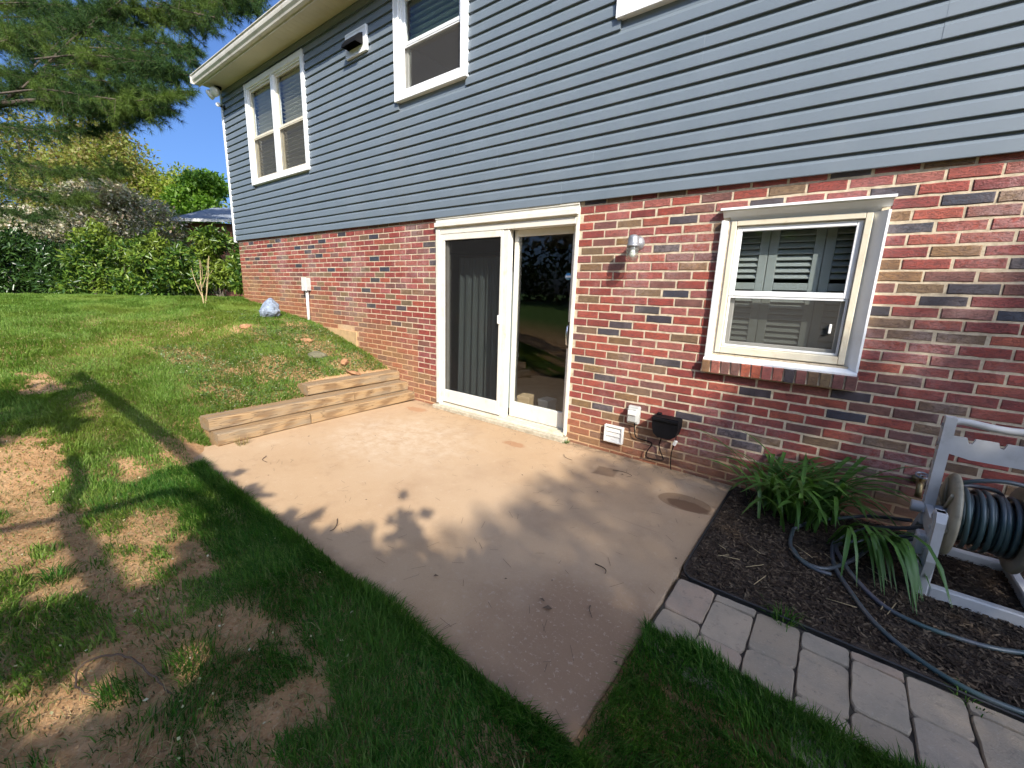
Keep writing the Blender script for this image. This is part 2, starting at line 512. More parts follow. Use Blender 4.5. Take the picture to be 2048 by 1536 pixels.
    nt.links.new(bump(nt, mth(nt, 'ADD', noise(nt, 45, 5, 0.7), noise(nt, 150, 3)), 0.5, 0.004), b.inputs['Normal'])
    MATS['paver'] = m
    pmat('slate_rock', (0.20, 0.24, 0.30), 0.8, 0.45, 14, 0.8, 30, 0.02, dirt=((0.46, 0.48, 0.50), 0.7))
    pmat('red_rock', (0.33, 0.17, 0.08), 0.9, 0.3, 14, 0.8, 40, 0.01)
    pmat('dark_rock', (0.13, 0.12, 0.07), 0.9, 0.3, 14, 0.8, 40, 0.01)
    pmat('twig_bark', (0.10, 0.065, 0.04), 0.9, 0.2, 30, 0.3, 100)
    pmat('pale_stem', (0.36, 0.27, 0.14), 0.8, 0.2, 20, 0.3, 100)
    pmat('bark', (0.085, 0.062, 0.045), 0.95, 0.35, 9, 1.0, 22, 0.03)
    pmat('grey_bark', (0.16, 0.135, 0.105), 0.95, 0.3, 9, 1.0, 22, 0.03)
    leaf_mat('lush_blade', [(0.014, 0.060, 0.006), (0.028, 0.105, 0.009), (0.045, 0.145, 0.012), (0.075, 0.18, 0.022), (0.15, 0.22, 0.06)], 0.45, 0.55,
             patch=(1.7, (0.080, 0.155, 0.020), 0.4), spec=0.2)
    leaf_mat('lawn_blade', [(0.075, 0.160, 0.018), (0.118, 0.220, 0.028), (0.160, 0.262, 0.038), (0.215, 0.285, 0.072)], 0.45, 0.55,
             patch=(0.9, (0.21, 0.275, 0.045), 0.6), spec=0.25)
    leaf_mat('straw_blade', [(0.28, 0.20, 0.09), (0.36, 0.28, 0.13), (0.22, 0.18, 0.07), (0.16, 0.19, 0.06)], 0.3)
    leaf_mat('weed_leaf', [(0.07, 0.13, 0.03), (0.11, 0.18, 0.05), (0.16, 0.22, 0.08)], 0.3)
    leaf_mat('petal', [(0.55, 0.50, 0.28), (0.48, 0.46, 0.22), (0.60, 0.58, 0.42)], 0.2)
    leaf_mat('mulch_chip', [(0.024, 0.016, 0.011), (0.042, 0.028, 0.018), (0.072, 0.050, 0.032), (0.15, 0.11, 0.07)], 0.0, 0.9, spec=0.2)
    leaf_mat('lily_leaf', [(0.055, 0.13, 0.022), (0.07, 0.16, 0.03), (0.09, 0.18, 0.035)], 0.3, 0.35)
    leaf_mat('lit_laurel_leaf', [(0.016, 0.040, 0.008), (0.040, 0.095, 0.016), (0.10, 0.18, 0.022), (0.19, 0.25, 0.035)], 0.3, 0.36, patch=(1.1, (0.20, 0.25, 0.03), 0.6), spec=0.4)  # sunlit half of the hedge, its brightness put into the leaf colour
    leaf_mat('dark_shaded_leaf', [(0.012, 0.032, 0.008), (0.028, 0.066, 0.014), (0.055, 0.105, 0.02)], 0.2, 0.3)  # darker copy of the laurel leaf, pine shade put into its colour
    leaf_mat('pine_needle', [(0.012, 0.034, 0.014), (0.026, 0.062, 0.018), (0.07, 0.125, 0.026), (0.035, 0.070, 0.026)], 0.25, 0.6,
             patch=(0.8, (0.12, 0.175, 0.03), 0.75), spec=0.15)  # sunlit yellow green tufts and dark interior painted as needle tones
    leaf_mat('maple_leaf', [(0.075, 0.17, 0.018), (0.12, 0.24, 0.022), (0.17, 0.29, 0.03)], 0.45)
    leaf_mat('bronze_leaf', [(0.20, 0.16, 0.05), (0.26, 0.26, 0.06), (0.20, 0.28, 0.05), (0.28, 0.19, 0.085), (0.25, 0.30, 0.06)], 0.5)
    leaf_mat('olive_leaf', [(0.18, 0.25, 0.03), (0.27, 0.35, 0.04), (0.26, 0.24, 0.055)], 0.5)
    leaf_mat('dogwood_bract', [(0.70, 0.60, 0.50), (0.16, 0.22, 0.05), (0.75, 0.68, 0.58), (0.15, 0.19, 0.06), (0.42, 0.31, 0.23), (0.12, 0.12, 0.05)], 0.3)
    leaf_mat('shade_leaf', [(0.04, 0.09, 0.015), (0.06, 0.13, 0.02), (0.08, 0.15, 0.025)], 0.5)
    pmat('far_roof', (0.20, 0.23, 0.27), 0.7, 0.2, 6, 0.3, 20)
    pmat('far_white', (0.72, 0.73, 0.73), 0.6, 0.04)
    pmat('far_brick', (0.25, 0.10, 0.07), 0.9, 0.2, 12)
    pmat('edging_plastic', (0.022, 0.021, 0.02), 0.6, 0.3, 20, 0.1)


build_materials()


# ---------------------------------------------------------------- mesh helpers
def link_mesh(name, me, mats=None, parent=None):
    o = bpy.data.objects.new(name, me)
    COL.objects.link(o)
    if parent is not None:
        o.parent = parent
    return o


def tag(o, label=None, cat=None, group=None, kind=None):
    if label:
        o['label'] = label
    if cat:
        o['category'] = cat
    if group:
        o['group'] = group
    if kind:
        o['kind'] = kind
    return o


def empty(name, loc=(0, 0, 0), rz=0.0, label=None, cat=None, group=None):
    o = bpy.data.objects.new(name, None)
    COL.objects.link(o)
    o.location = loc
    o.rotation_euler = (0, 0, rz)
    o.empty_display_size = 0.1
    return tag(o, label, cat, group)


class MB:
    """collects simple solids into one mesh"""

    def __init__(self):
        self.v, self.f, self.sm = [], [], []

    def add(self, V, F, smooth=False):
        b = len(self.v)
        self.v += [tuple(map(float, p)) for p in V]
        self.f += [tuple(b + i for i in f) for f in F]
        self.sm += [smooth] * len(F)
        return self

    def box(self, x0, x1, y0, y1, z0, z1, bev=0.0):
        if bev <= 0:
            V = [(x, y, z) for z in (z0, z1) for y in (y0, y1) for x in (x0, x1)]
            F = [(0, 2, 3, 1), (4, 5, 7, 6), (0, 1, 5, 4), (2, 6, 7, 3), (0, 4, 6, 2), (1, 3, 7, 5)]
            return self.add(V, F)
        c = np.array([(x0 + x1) / 2, (y0 + y1) / 2, (z0 + z1) / 2])
        h = np.array([(x1 - x0) / 2, (y1 - y0) / 2, (z1 - z0) / 2])
        bev = min(bev, h.min() * 0.9)
        V, idx = [], {}
        for sx in (-1, 1):
            for sy in (-1, 1):
                for sz in (-1, 1):
                    s = np.array([sx, sy, sz])
                    for ax in range(3):
                        p = s * (h - bev)
                        p[ax] = s[ax] * h[ax]
                        idx[(sx, sy, sz, ax)] = len(V)
                        V.append(c + p)
        F = []
        for ax in range(3):
            a, b = [i for i in range(3) if i != ax]
            for s in (-1, 1):
                q = []
                for sa, sb in ((-1, -1), (1, -1), (1, 1), (-1, 1)):
                    k = [0, 0, 0]
                    k[ax], k[a], k[b] = s, sa, sb
                    q.append(idx[(*k, ax)])
                F.append(tuple(q))
        for ax in range(3):
            a, b = [i for i in range(3) if i != ax]
            for sa in (-1, 1):
                for sb in (-1, 1):
                    k0, k1 = [0, 0, 0], [0, 0, 0]
                    k0[ax], k1[ax] = -1, 1
                    k0[a] = k1[a] = sa
                    k0[b] = k1[b] = sb
                    F.append((idx[(*k0, a)], idx[(*k1, a)], idx[(*k1, b)], idx[(*k0, b)]))
        for sx in (-1, 1):
            for sy in (-1, 1):
                for sz in (-1, 1):
                    F.append(tuple(idx[(sx, sy, sz, ax)] for ax in range(3)))
        return self.add(V, F)

    def tube(self, pts, r, n=8, cap=True, smooth=True):
        pts = [np.array(p, float) for p in pts]
        if not hasattr(r, '__len__'):
            r = [r] * len(pts)
        V, F = [], []
        up = None
        for i, p in enumerate(pts):
            t = pts[min(i + 1, len(pts) - 1)] - pts[max(i - 1, 0)]
            t = t / (np.linalg.norm(t) + 1e-12)
            if up is None:
                up = np.array([0, 0, 1.0]) if abs(t[2]) < 0.9 else np.array([1.0, 0, 0])
            s = np.cross(t, up)
            s /= np.linalg.norm(s) + 1e-12
            up = np.cross(s, t)
            for k in range(n):
                a = 2 * math.pi * k / n
                V.append(p + r[i] * (math.cos(a) * s + math.sin(a) * up))
        for i in range(len(pts) - 1):
            for k in range(n):
                F.append((i * n + k, i * n + (k + 1) % n, (i + 1) * n + (k + 1) % n, (i + 1) * n + k))
        self.add(V, F, smooth)
        if cap:
            b = len(self.v) - len(V)
            self.f += [tuple(b + k for k in range(n))[::-1], tuple(b + (len(pts) - 1) * n + k for k in range(n))]
            self.sm += [False, False]
        return self

    def lathe(self, prof, c, axis, n=24, smooth=True):
        """prof: (radius, height) pairs turned about axis through c"""
        axis = np.array(axis, float)
        axis /= np.linalg.norm(axis)
        a = np.array([0, 0, 1.0]) if abs(axis[2]) < 0.9 else np.array([1.0, 0, 0])
        s = np.cross(axis, a)
        s /= np.linalg.norm(s)
        t = np.cross(axis, s)
        c = np.array(c, float)
        V, F = [], []
        for r, h in prof:
            for k in range(n):
                w = 2 * math.pi * k / n
                V.append(c + axis * h + r * (math.cos(w) * s + math.sin(w) * t))
        for i in range(len(prof) - 1):
            for k in range(n):
                F.append((i * n + k, i * n + (k + 1) % n, (i + 1) * n + (k + 1) % n, (i + 1) * n + k))
        return self.add(V, F, smooth)

    def prism(self, poly, x0, x1, axis='x', cap=True):
        """poly in the two other axes (y,z), (x,z) or (x,y), extruded along axis"""
        def P(a, b, t):
            return {'x': (t, a, b), 'y': (a, t, b), 'z': (a, b, t)}[axis]
        n = len(poly)
        V = [P(a, b, x0) for a, b in poly] + [P(a, b, x1) for a, b in poly]
        F = [(i, (i + 1) % n, n + (i + 1) % n, n + i) for i in range(n)]
        if cap:
            F += [tuple(range(n))[::-1], tuple(range(n, 2 * n))]
        return self.add(V, F)

    def mesh(self, name, mat):
        me = bpy.data.meshes.new(name)
        me.from_pydata(self.v, [], self.f)
        me.materials.append(MATS[mat])
        me.polygons.foreach_set('use_smooth', self.sm)
        me.update()
        return me

    def build(self, name, mat, parent=None):
        return link_mesh(name, self.mesh(name, mat), parent=parent)


def raw_mesh(name, V, loops, starts, totals, mat, smooth=False):
    me = bpy.data.meshes.new(name)
    V = np.ascontiguousarray(V, np.float32)
    me.vertices.add(len(V))
    me.vertices.foreach_set('co', V.ravel())
    me.loops.add(len(loops))
    me.loops.foreach_set('vertex_index', np.ascontiguousarray(loops, np.int32))
    me.polygons.add(len(starts))
    me.polygons.foreach_set('loop_start', np.ascontiguousarray(starts, np.int32))
    me.polygons.foreach_set('loop_total', np.ascontiguousarray(totals, np.int32))
    if smooth:
        me.polygons.foreach_set('use_smooth', np.ones(len(starts), bool))
    me.materials.append(MATS[mat])
    me.update(calc_edges=True)
    return me


def unit(a):
    return a / (np.linalg.norm(a, axis=1, keepdims=True) + 1e-9)


def blades_mesh(name, base, height, width, lean_dir, lean, mat):
    """grass: each blade a two-step tapering strip (quad + tip triangle)"""
    n = len(base)
    side = np.stack([-lean_dir[:, 1], lean_dir[:, 0], np.zeros(n)], 1)
    rot = rng.uniform(-1.0, 1.0, n)[:, None]
    side = unit(side + lean_dir * rot)
    up = np.array([0, 0, 1.0])
    w = width[:, None]
    h = height[:, None]
    l = lean[:, None]
    mid = base + up * h * 0.55 * (1 - 0.25 * l) + lean_dir * h * l * 0.30
    tip = base + up * h * (1 - 0.55 * l) + lean_dir * h * l * 0.95
    V = np.stack([base - side * w * .5, base + side * w * .5, mid + side * w * .42, mid - side * w * .42, tip], 1).reshape(-1, 3)
    o = np.arange(n)[:, None] * 5
    loops = (o + np.array([[0, 1, 2, 3, 3, 2, 4]])).ravel()
    starts = (np.arange(n)[:, None] * 7 + np.array([[0, 4]])).ravel()
    totals = np.tile([4, 3], n)
    return raw_mesh(name, V, loops, starts, totals, mat, True)


def leaves_mesh(name, pos, direc, nrm, length, width, mat, fold=0.0):
    """leaves: a kite of two triangles folded along the midrib"""
    n = len(pos)
    d = unit(direc)
    s = unit(np.cross(d, nrm))
    nn = np.cross(s, d)
    L = length[:, None]
    W = width[:, None]
    a = pos
    b = pos + d * L * .45 + s * W * .5 + nn * L * fold
    c = pos + d * L - nn * L * fold * .6
    e = pos + d * L * .45 - s * W * .5 + nn * L * fold
    V = np.stack([a, b, c, e], 1).reshape(-1, 3)
    o = np.arange(n)[:, None] * 4
    loops = (o + np.array([[0, 1, 2, 0, 2, 3]])).ravel()
    starts = np.arange(n * 2) * 3
    totals = np.full(n * 2, 3)
    return raw_mesh(name, V, loops, starts, totals, mat)


def quads_mesh(name, pos, d, s, L, W, mat):
    L = L[:, None] * .5
    W = W[:, None] * .5
    V = np.stack([pos - d * L - s * W, pos + d * L - s * W, pos + d * L + s * W, pos - d * L + s * W], 1).reshape(-1, 3)
    n = len(pos)
    return raw_mesh(name, V, np.arange(n * 4), np.arange(n) * 4, np.full(n, 4), mat)


def rand_dirs(n):
    return unit(rng.normal(size=(n, 3)))


def vnoise(x, y, s, seed=0):
    """cheap smooth value noise on arrays"""
    r = np.random.default_rng(seed)
    T = r.random((64, 64))
    x = np.asarray(x) * s
    y = np.asarray(y) * s
    xi = np.floor(x).astype(int)
    yi = np.floor(y).astype(int)
    fx = x - xi
    fy = y - yi
    fx = fx * fx * (3 - 2 * fx)
    fy = fy * fy * (3 - 2 * fy)
    g = lambda a, b: T[a % 64, b % 64]
    return (g(xi, yi) * (1 - fx) + g(xi + 1, yi) * fx) * (1 - fy) + (g(xi, yi + 1) * (1 - fx) + g(xi + 1, yi + 1) * fx) * fy


# ---------------------------------------------------------------- ground
def ss(a, b, x):
    t = np.clip((x - a) / (b - a), 0, 1)
    return t * t * (3 - 2 * t)


SX = [-300, -40, -16, -10.5, -7, -5, -3.5, -2.8, -2.4, -2.1, -1.5, 300]
SZ = [.5, .7, .92, 1.0, .88, .62, .36, .2, .07, -.01, -.02, -.02]
WX = [-300, -40, -16, -10.5, -7.4, -5.9, -4.8, -3.6, -2.85, -2.70, -2.55, -2.4, -2.36, 300]
WX[-1:] = [1.2, 1.36, 300]
WZ = [.5, .7, .92, 1.0, 1.09, .92, .82, .54, .33, .2, .07, -.03, -.06, -.06, -.03, -.03]
NX = [-300, -40, -16, -10.5, -7.4, -5.5, -3.6, -2.85, -2.68, -2.55, -2.4, -2.36, 300]
NX[-1:] = [1.2, 1.36, 300]
NZ = [.5, .7, .92, 1.0, .95, .75, .42, .225, .19, .07, -.03, -.06, -.06, -.03, -.03]


def ground_z(x, y):
    x = np.asarray(x, float)
    y = np.asarray(y, float)
    a = np.interp(x, SX, SZ)
    m = np.interp(x, NX, NZ)
    w = np.interp(x, WX, WZ)
    h = a + (m - a) * ss(-2.45, -2.15, y) * (1 - ss(0.3, 3, y))
    h = h + (w - h) * ss(-1.7, -0.9, y) * (1 - ss(0.3, 3, y))
    h = h + 0.018 * (vnoise(x, y, 1.7, 3) - .5) + 0.012 * (vnoise(x, y, 5.0, 4) - .5)
    h = np.where((x > -7.33) & (y > 0.06) & (y < 9), -0.35, h)
    return h


def grid_axis(parts):
    a = []
    for lo, hi, st in parts:
        a += list(np.arange(lo, hi - 1e-6, st))
    a.append(parts[-1][1])
    return np.array(a)


gx = grid_axis([(-300, -60, 30), (-60, -20, 5), (-20, -11, 1), (-11, -4, .2), (-4, 3.2, .05), (3.2, 8, .6), (8, 40, 4), (40, 300, 40)])
gy = grid_axis([(-300, -60, 40), (-60, -12, 6), (-12, -5, .7), (-5, -1.0, .05), (-1.0, .1, .05), (.1, 3, .4), (3, 12, 1.5), (12, 60, 6), (60, 300, 40)])
GX, GY = np.meshgrid(gx, gy, indexing='ij')
GZ = ground_z(GX, GY)
nx, ny = len(gx), len(gy)
ii, jj = np.meshgrid(np.arange(nx - 1), np.arange(ny - 1), indexing='ij')
a = (ii * ny + jj).ravel()
loops = np.stack([a, a + ny, a + ny + 1, a + 1], 1).ravel()
me = raw_mesh('ground', np.stack([GX, GY, GZ], 2).reshape(-1, 3), loops, np.arange(len(a)) * 4, np.full(len(a), 4), 'soil', True)
tag(link_mesh('ground', me), kind='structure')

# patio slab, slightly uneven edge
PX0, PX1, PY0 = -2.36, 1.335, -2.44
mb = MB()
edge = []
for t in np.linspace(0, 1, 40):
    edge.append((PX0 + (PX1 - PX0) * t, PY0))
for t in np.linspace(0, 1, 30)[1:]:
    edge.append((PX1, PY0 + (0.0 - PY0) * t))
edge = [(x + random.uniform(-.006, .006), y + random.uniform(-.006, .006)) for x, y in edge] + [(PX0, 0.0)]
inner = [(min(max(x, PX0 + .008), PX1 - .008), max(y, PY0 + .008)) for x, y in edge]
n = len(edge)
V = [(x, y, -.12) for x, y in edge] + [(x, y, -.008) for x, y in edge] + [(x, y, 0) for x, y in inner]
F = [(i, (i + 1) % n, n + (i + 1) % n, n + i) for i in range(n)] + [(n + i, n + (i + 1) % n, 2 * n + (i + 1) % n, 2 * n + i) for i in range(n)]
F.append(tuple(range(2 * n, 3 * n)))
mb.add(V, F)
tag(mb.build('patio', 'patio_concrete'), kind='structure')

# mulch bed and paver bed
mb = MB()
mb.box(1.345, 4.2, -1.355, -.002, -.1, .002)
bed = tag(mb.build('mulch_bed', 'mulch_soil'), kind='structure')
mb = MB()
mb.box(1.342, 4.4, -1.93, -1.378, -.1, -.010)
path = tag(mb.build('paver_path', 'joint_sand'), kind='structure')

PXS = [1.348, 1.521, 1.694, 1.867, 2.03, 2.195, 2.36, 2.53, 2.70, 2.87]
POFF = [-1.638, -1.438, -1.652, -1.505, -1.445, -1.60, -1.46, -1.62, -1.47]


def paver(x0, x1, y0, y1):
    g = .0028
    w, d = x1 - x0 - 2 * g, y1 - y0 - 2 * g
    mb = MB()
    # tumbled edge: rounded corners, wavy outline
    out = []
    per = [(-w / 2, -d / 2), (w / 2, -d / 2), (w / 2, d / 2), (-w / 2, d / 2)]
    for k in range(4):
        (ax, ay), (bx, by) = per[k], per[(k + 1) % 4]
        for t in (.04, .13, .3, .5, .7, .87, .96):
            px_, py_ = ax + (bx - ax) * t + random.uniform(-.0022, .0022), ay + (by - ay) * t + random.uniform(-.0022, .0022)
            pull = .03 if t in (.04, .96) else 0
            out.append((px_ * (1 - pull), py_ * (1 - pull)))
    n = len(out)
    ins = [(x * .965, y * .965) for x, y in out]
    V = [(x, y, -.045) for x, y in out] + [(x, y, -.006) for x, y in out] + [(x, y, 0) for x, y in ins]
    F = [(i, (i + 1) % n, n + (i + 1) % n, n + i) for i in range(n)] + [(n + i, n + (i + 1) % n, 2 * n + (i + 1) % n, 2 * n + i) for i in range(n)]
    F.append(tuple(range(2 * n, 3 * n)))
    o = mb.add(V, F).build('paver', 'paver', path)
    o.location = ((x0 + x1) / 2, (y0 + y1) / 2, .002 + random.uniform(-.003, .003))
    o.rotation_euler = (random.uniform(-.018, .018), random.uniform(-.018, .018), random.uniform(-.018, .018))


for k, y1 in enumerate(POFF):
    top = -1.384 - .004 * k * .5
    ys = [top, y1]
    while ys[-1] > -1.84:
        ys.append(ys[-1] - .262 + random.uniform(-.006, .006))
    for a, b in zip(ys[:-1], ys[1:]):
        paver(PXS[k], PXS[k + 1], b, a)

# ---------------------------------------------------------------- house
H = .0677
L = .212444
Z0 = 31.4 * H
DL = 9.793
house = empty('brick_house', (0, 0, 0), 0, 'split level house with brick ground floor and blue grey vinyl siding above', 'house')

DOOR = (-1.945, -.135, .02, 2.17)
WINS = {'low': (1.02, 1.925, .945, 2.0), 'twin': (-6.45, -4.56, 3.005, 4.52), 'mid': (-2.57, -1.465, 3.43, 4.53), 'right': (.095, 1.2, 3.425, 4.53)}


def minus(x0, x1, z0, z1, holes):
    xs = sorted({x0, x1} | {v for h in holes for v in h[:2] if x0 < v < x1})
    zs = sorted({z0, z1} | {v for h in holes for v in h[2:] if z0 < v < z1})
    out = []
    for xa, xb in zip(xs[:-1], xs[1:]):
        run = None
        for za, zb in zip(zs[:-1], zs[1:]):
            cx, cz = (xa + xb) / 2, (za + zb) / 2
            if any(h[0] < cx < h[1] and h[2] < cz < h[3] for h in holes):
                if run:
                    out.append((xa, xb, *run))
                run = None
            else:
                run = (run[0], zb) if run else (za, zb)
        if run:
            out.append((xa, xb, *run))
    return out


ins = .045
holes = [(DOOR[0] + .02, DOOR[1] - .005, -1, 2.15)] + [(w[0] + ins, w[1] - ins, w[2] + ins, w[3] - ins) for w in WINS.values()]
mb = MB()
for r in minus(-7.385, 4.2, -.5, 2.2, holes):
    mb.box(r[0], r[1], .0035, .16, r[2], r[3])
mb.box(-7.385, -7.2, .16, 8.9, -.5, 2.2)
mb.build('mortar_bed', 'mortar', house)
mb = MB()
for r in minus(-7.44, 4.2, 2.2, 4.70, holes):
    mb.box(r[0], r[1], -.008, .15, r[2], r[3])
mb.box(-7.44, -7.2, .15, 8.9, 2.2, 4.70)
mb.build('wall_sheathing', 'siding', house)

# --- bricks
RED = [(.34, .070, .048), (.30, .058, .042), (.38, .088, .055), (.27, .055, .045)]
PNK = [(.36, .112, .090), (.33, .098, .082)]
MIX = [(.23, .095, .070), (.20, .085, .070)]
TAN = [(.225, .135, .070), (.20, .125, .070), (.25, .140, .062)]
DRK = [(.055, .050, .060), (.075, .065, .070), (.045, .048, .066)]
PAL = {'R': RED, 'P': PNK, 'M': MIX, 'T': TAN, 'D': DRK}
ROWS = {1: 'R R P P R M|P R R P', 2: ' R P R R M P|D R R T', 3: 'R M T R D P|R D T R', 4: ' R P R R R T|T R M T', 5: 'R M T R R R|D R R P', 6: ' T P P D R R|R R R R',
        7: 'P T R R M M|R T R R', 8: ' T M P R T R|T R R D', 9: 'P R R R M R|T M M R', 10: ' R R P M R R|M T D M', 11: 'R R P T D P|R D R P', 12: ' T R R R M R|D R M D',
        13: 'R R R D P P|T R R R', 14: ' R R R D R R|M T T R', 15: 'R R D R P R|R P R R', 16: ' T D R R T R|R P P R', 17: 'M R T P P R|R R R R', 18: ' R R R R P P|R M R R',
        19: 'R R T R D R|M R R R', 20: ' D R R T R R|D R T R', 21: 'R T R R R R|M M R R', 22: ' R D R M R R|D R T R', 23: 'R R R T M R|R M R D', 24: ' R R T R R P|R T R R',
        25: 'R R R M R D|R R T R', 26: ' T D R R T R|R R R R', 27: 'R R T R R R|T R D R', 28: ' R R M T R R|R M R R', 29: 'R M R T M R|D T R R', 30: ' R D T M T R|R R M R', 31: 'M T M R D R|R D R R'}


def tone_for(row, i, side):
    k = None
    if side == 'r' and row in ROWS:
        a, b = ROWS[row].split('|')
        first = a.split()
        idx = i + 1 if row % 2 else i
        if 0 <= idx < len(first):
            k = first[idx]
        elif i >= 9:
            sec = b.split()
            if row == 1:
                k = 'R'
            if i - 9 < len(sec):
                k = sec[i - 9]
    if row == 1 and side == 'r' and i in (6, 7, 8):
        k = 'TRP'[i - 6]
    if row == 2 and side == 'r' and i in (6, 7, 8, 9):
        k = 'DPPD'[i - 6]
    if k is None:
        k = random.choices('RPMTD', (57, 13, 10, 12, 8))[0]
    c = random.choice(PAL[k])
    f = random.uniform(.88, 1.12)
    return tuple(min(1, v * f * random.uniform(.95, 1.05)) for v in c)


def covered(x0, x1, z0, z1):
    """clip a brick against door and window openings; returns the surviving x spans"""
    spans = [(x0, x1)]
    boxes = [(DOOR[0] + .004, DOOR[1] - .004, -1, 2.165), (1.03, 1.915, .87, 1.992)]
    for bx0, bx1, bz0, bz1 in boxes:
        if z1 <= bz0 + .02 or z0 >= bz1 - .02:
            continue
        out = []
        for a, b in spans:
            if b <= bx0 or a >= bx1:
                out.append((a, b))
                continue
            if a < bx0 - .02:
                out.append((a, bx0))
            if b > bx1 + .02:
                out.append((bx1, b))
        spans = out
    return spans


bricks = []
for row in range(0, 36):
    z1 = Z0 - (row - 1) * H
    z0 = z1 - H
    off = 0.0 if row % 2 else .5
    for side in 'lr':
        if side == 'l':
            js = np.arange(-26, 1)
            xs = [((-DL + j + off) * L, (-DL + j + 1 + off) * L) for j in js]
            lim = (-7.391, DOOR[0] if row > 0 else -1.9)
        else:
            js = np.arange(-2, 18)
            xs = [((j + (0 if row % 2 else -.5)) * L, (j + 1 + (0 if row % 2 else -.5)) * L) for j in js]
            lim = (DOOR[1], 3.7)
        for j, (xa, xb) in zip(js, xs):
            xa2, xb2 = max(xa, lim[0]), min(xb, lim[1])
            if xb2 - xa2 < .03:
                continue
            for (p, q) in covered(xa2, xb2, z0, z1):
                if q - p < .025:
                    continue
                cx = (p + q) / 2
                if z1 < float(ground_z(cx, -.02)) - .03:
                    continue
                if -4.16 < cx < -3.60 and z0 < .79 - (cx + 4.16) * .01 and z1 > .3:
                    continue
                if -3.60 < cx < -3.40 and z0 < .49:
                    continue
                g = .0052
                bricks.append((p + (g if p > lim[0] + .001 else .002), q - (g if q < lim[1] - .001 else .002), z0 + .0056, z1 - .0056, tone_for(row, int(j), side)))


def brick_geo(w, h, jit=.0):
    c, d = .0035, .06
    x, z = w / 2, h / 2
    if not jit:
        V = [(-x, d, -z), (x, d, -z), (x, d, z), (-x, d, z), (-x, c, -z), (x, c, -z), (x, c, z), (-x, c, z),
             (-x + c, 0, -z + c), (x - c, 0, -z + c), (x - c, 0, z - c), (-x + c, 0, z - c)]
        F = [(8, 9, 10, 11), (4, 5, 9, 8), (5, 6, 10, 9), (6, 7, 11, 10), (7, 4, 8, 11), (0, 1, 5, 4), (1, 2, 6, 5), (2, 3, 7, 6), (3, 0, 4, 7)]
        return V, F
    j = lambda k=1.0: random.uniform(-jit, jit) * k
    out = [(-x + j(.6), -z + j(.6)), (-x * .45, -z + j()), (x * .1, -z + j()), (x * .6, -z + j()), (x + j(.6), -z + j(.6)),
           (x + j(.6), z + j(.6)), (x * .5, z + j()), (-x * .1, z + j()), (-x * .55, z + j()), (-x + j(.6), z + j(.6))]
    n = len(out)
    V = [(p, d, q) for p, q in out] + [(p, c + abs(j()), q) for p, q in out]
    ins_ = [c + abs(j(1.3)) for _ in out]
    V += [(p - math.copysign(min(k, abs(p)), p) if i in (0, 4, 5, 9) else p, j(.4), q - math.copysign(k, q)) for i, ((p, q), k) in enumerate(zip(out, ins_))]
    F = [(i, (i + 1) % n, n + (i + 1) % n, n + i) for i in range(n)] + [(n + i, n + (i + 1) % n, 2 * n + (i + 1) % n, 2 * n + i) for i in range(n)]
    F.append(tuple(range(2 * n, 3 * n)))
    return V, F


def show(b):
    p = np.array([[(b[0] + b[1]) / 2, 0, (b[2] + b[3]) / 2]])
    d = p[0] - CAM
    r = np.linalg.norm(d)
    return (abs(d[1]) / r) / r ** 2 * (b[1] - b[0]) * (1 if in_frame(p, 10)[0] else .02)


bricks.sort(key=show, reverse=True)
NSINGLE = 286
cache = {}
for b in bricks[:NSINGLE]:
    w, h = round(b[1] - b[0], 2), round(b[3] - b[2], 4)
    key = (w, h, random.randrange(7))
    if key not in cache:
        m = MB().add(*brick_geo(b[1] - b[0], h, .0017))
        cache[key] = m.mesh('brick', 'brick_single')
    o = link_mesh('brick', cache[key], parent=house)
    o.location = ((b[0] + b[1]) / 2, random.uniform(-.0018, .0018), (b[2] + b[3]) / 2 + random.uniform(-.0012, .0012))
    o.rotation_euler = (random.uniform(-.012, .012), random.uniform(-.006, .006), random.uniform(-.008, .008))
    o.color = (*b[4], 1)
Vs, Fs, Ts = [], [], []
for b in bricks[NSINGLE:]:
    V, F = brick_geo(b[1] - b[0], b[3] - b[2])
    k = len(Vs)
    dy = random.uniform(-.0018, .0018)
    dz = random.uniform(-.0012, .0012)
    Vs += [(x + (b[0] + b[1]) / 2, y + dy, z + (b[2] + b[3]) / 2 + dz) for x, y, z in V]
    Fs += [tuple(k + i for i in f) for f in F]
    Ts += [b[4]] * len(V)
me = bpy.data.meshes.new('brickwork')
me.from_pydata(Vs, [], Fs)
at = me.color_attributes.new('tone', 'FLOAT_COLOR', 'POINT')
at.data.foreach_set('color', np.array([(*t, 1) for t in Ts], np.float32).ravel())
me.materials.append(MATS['brick_joined'])
tag(link_mesh('brickwork', me, parent=house), kind='stuff')

# footing showing below the lowest course on the slope
mb = MB()
mb.prism([(-4.35, .30), (-3.615, .20), (-3.615, .762), (-4.35, .775)], -.012, .02, 'y')
mb.prism([(-3.605, .1), (-3.405, .1), (-3.405, .478), (-3.605, .482)], -.009, .02, 'y')
mb.build('footing', 'parge', house)

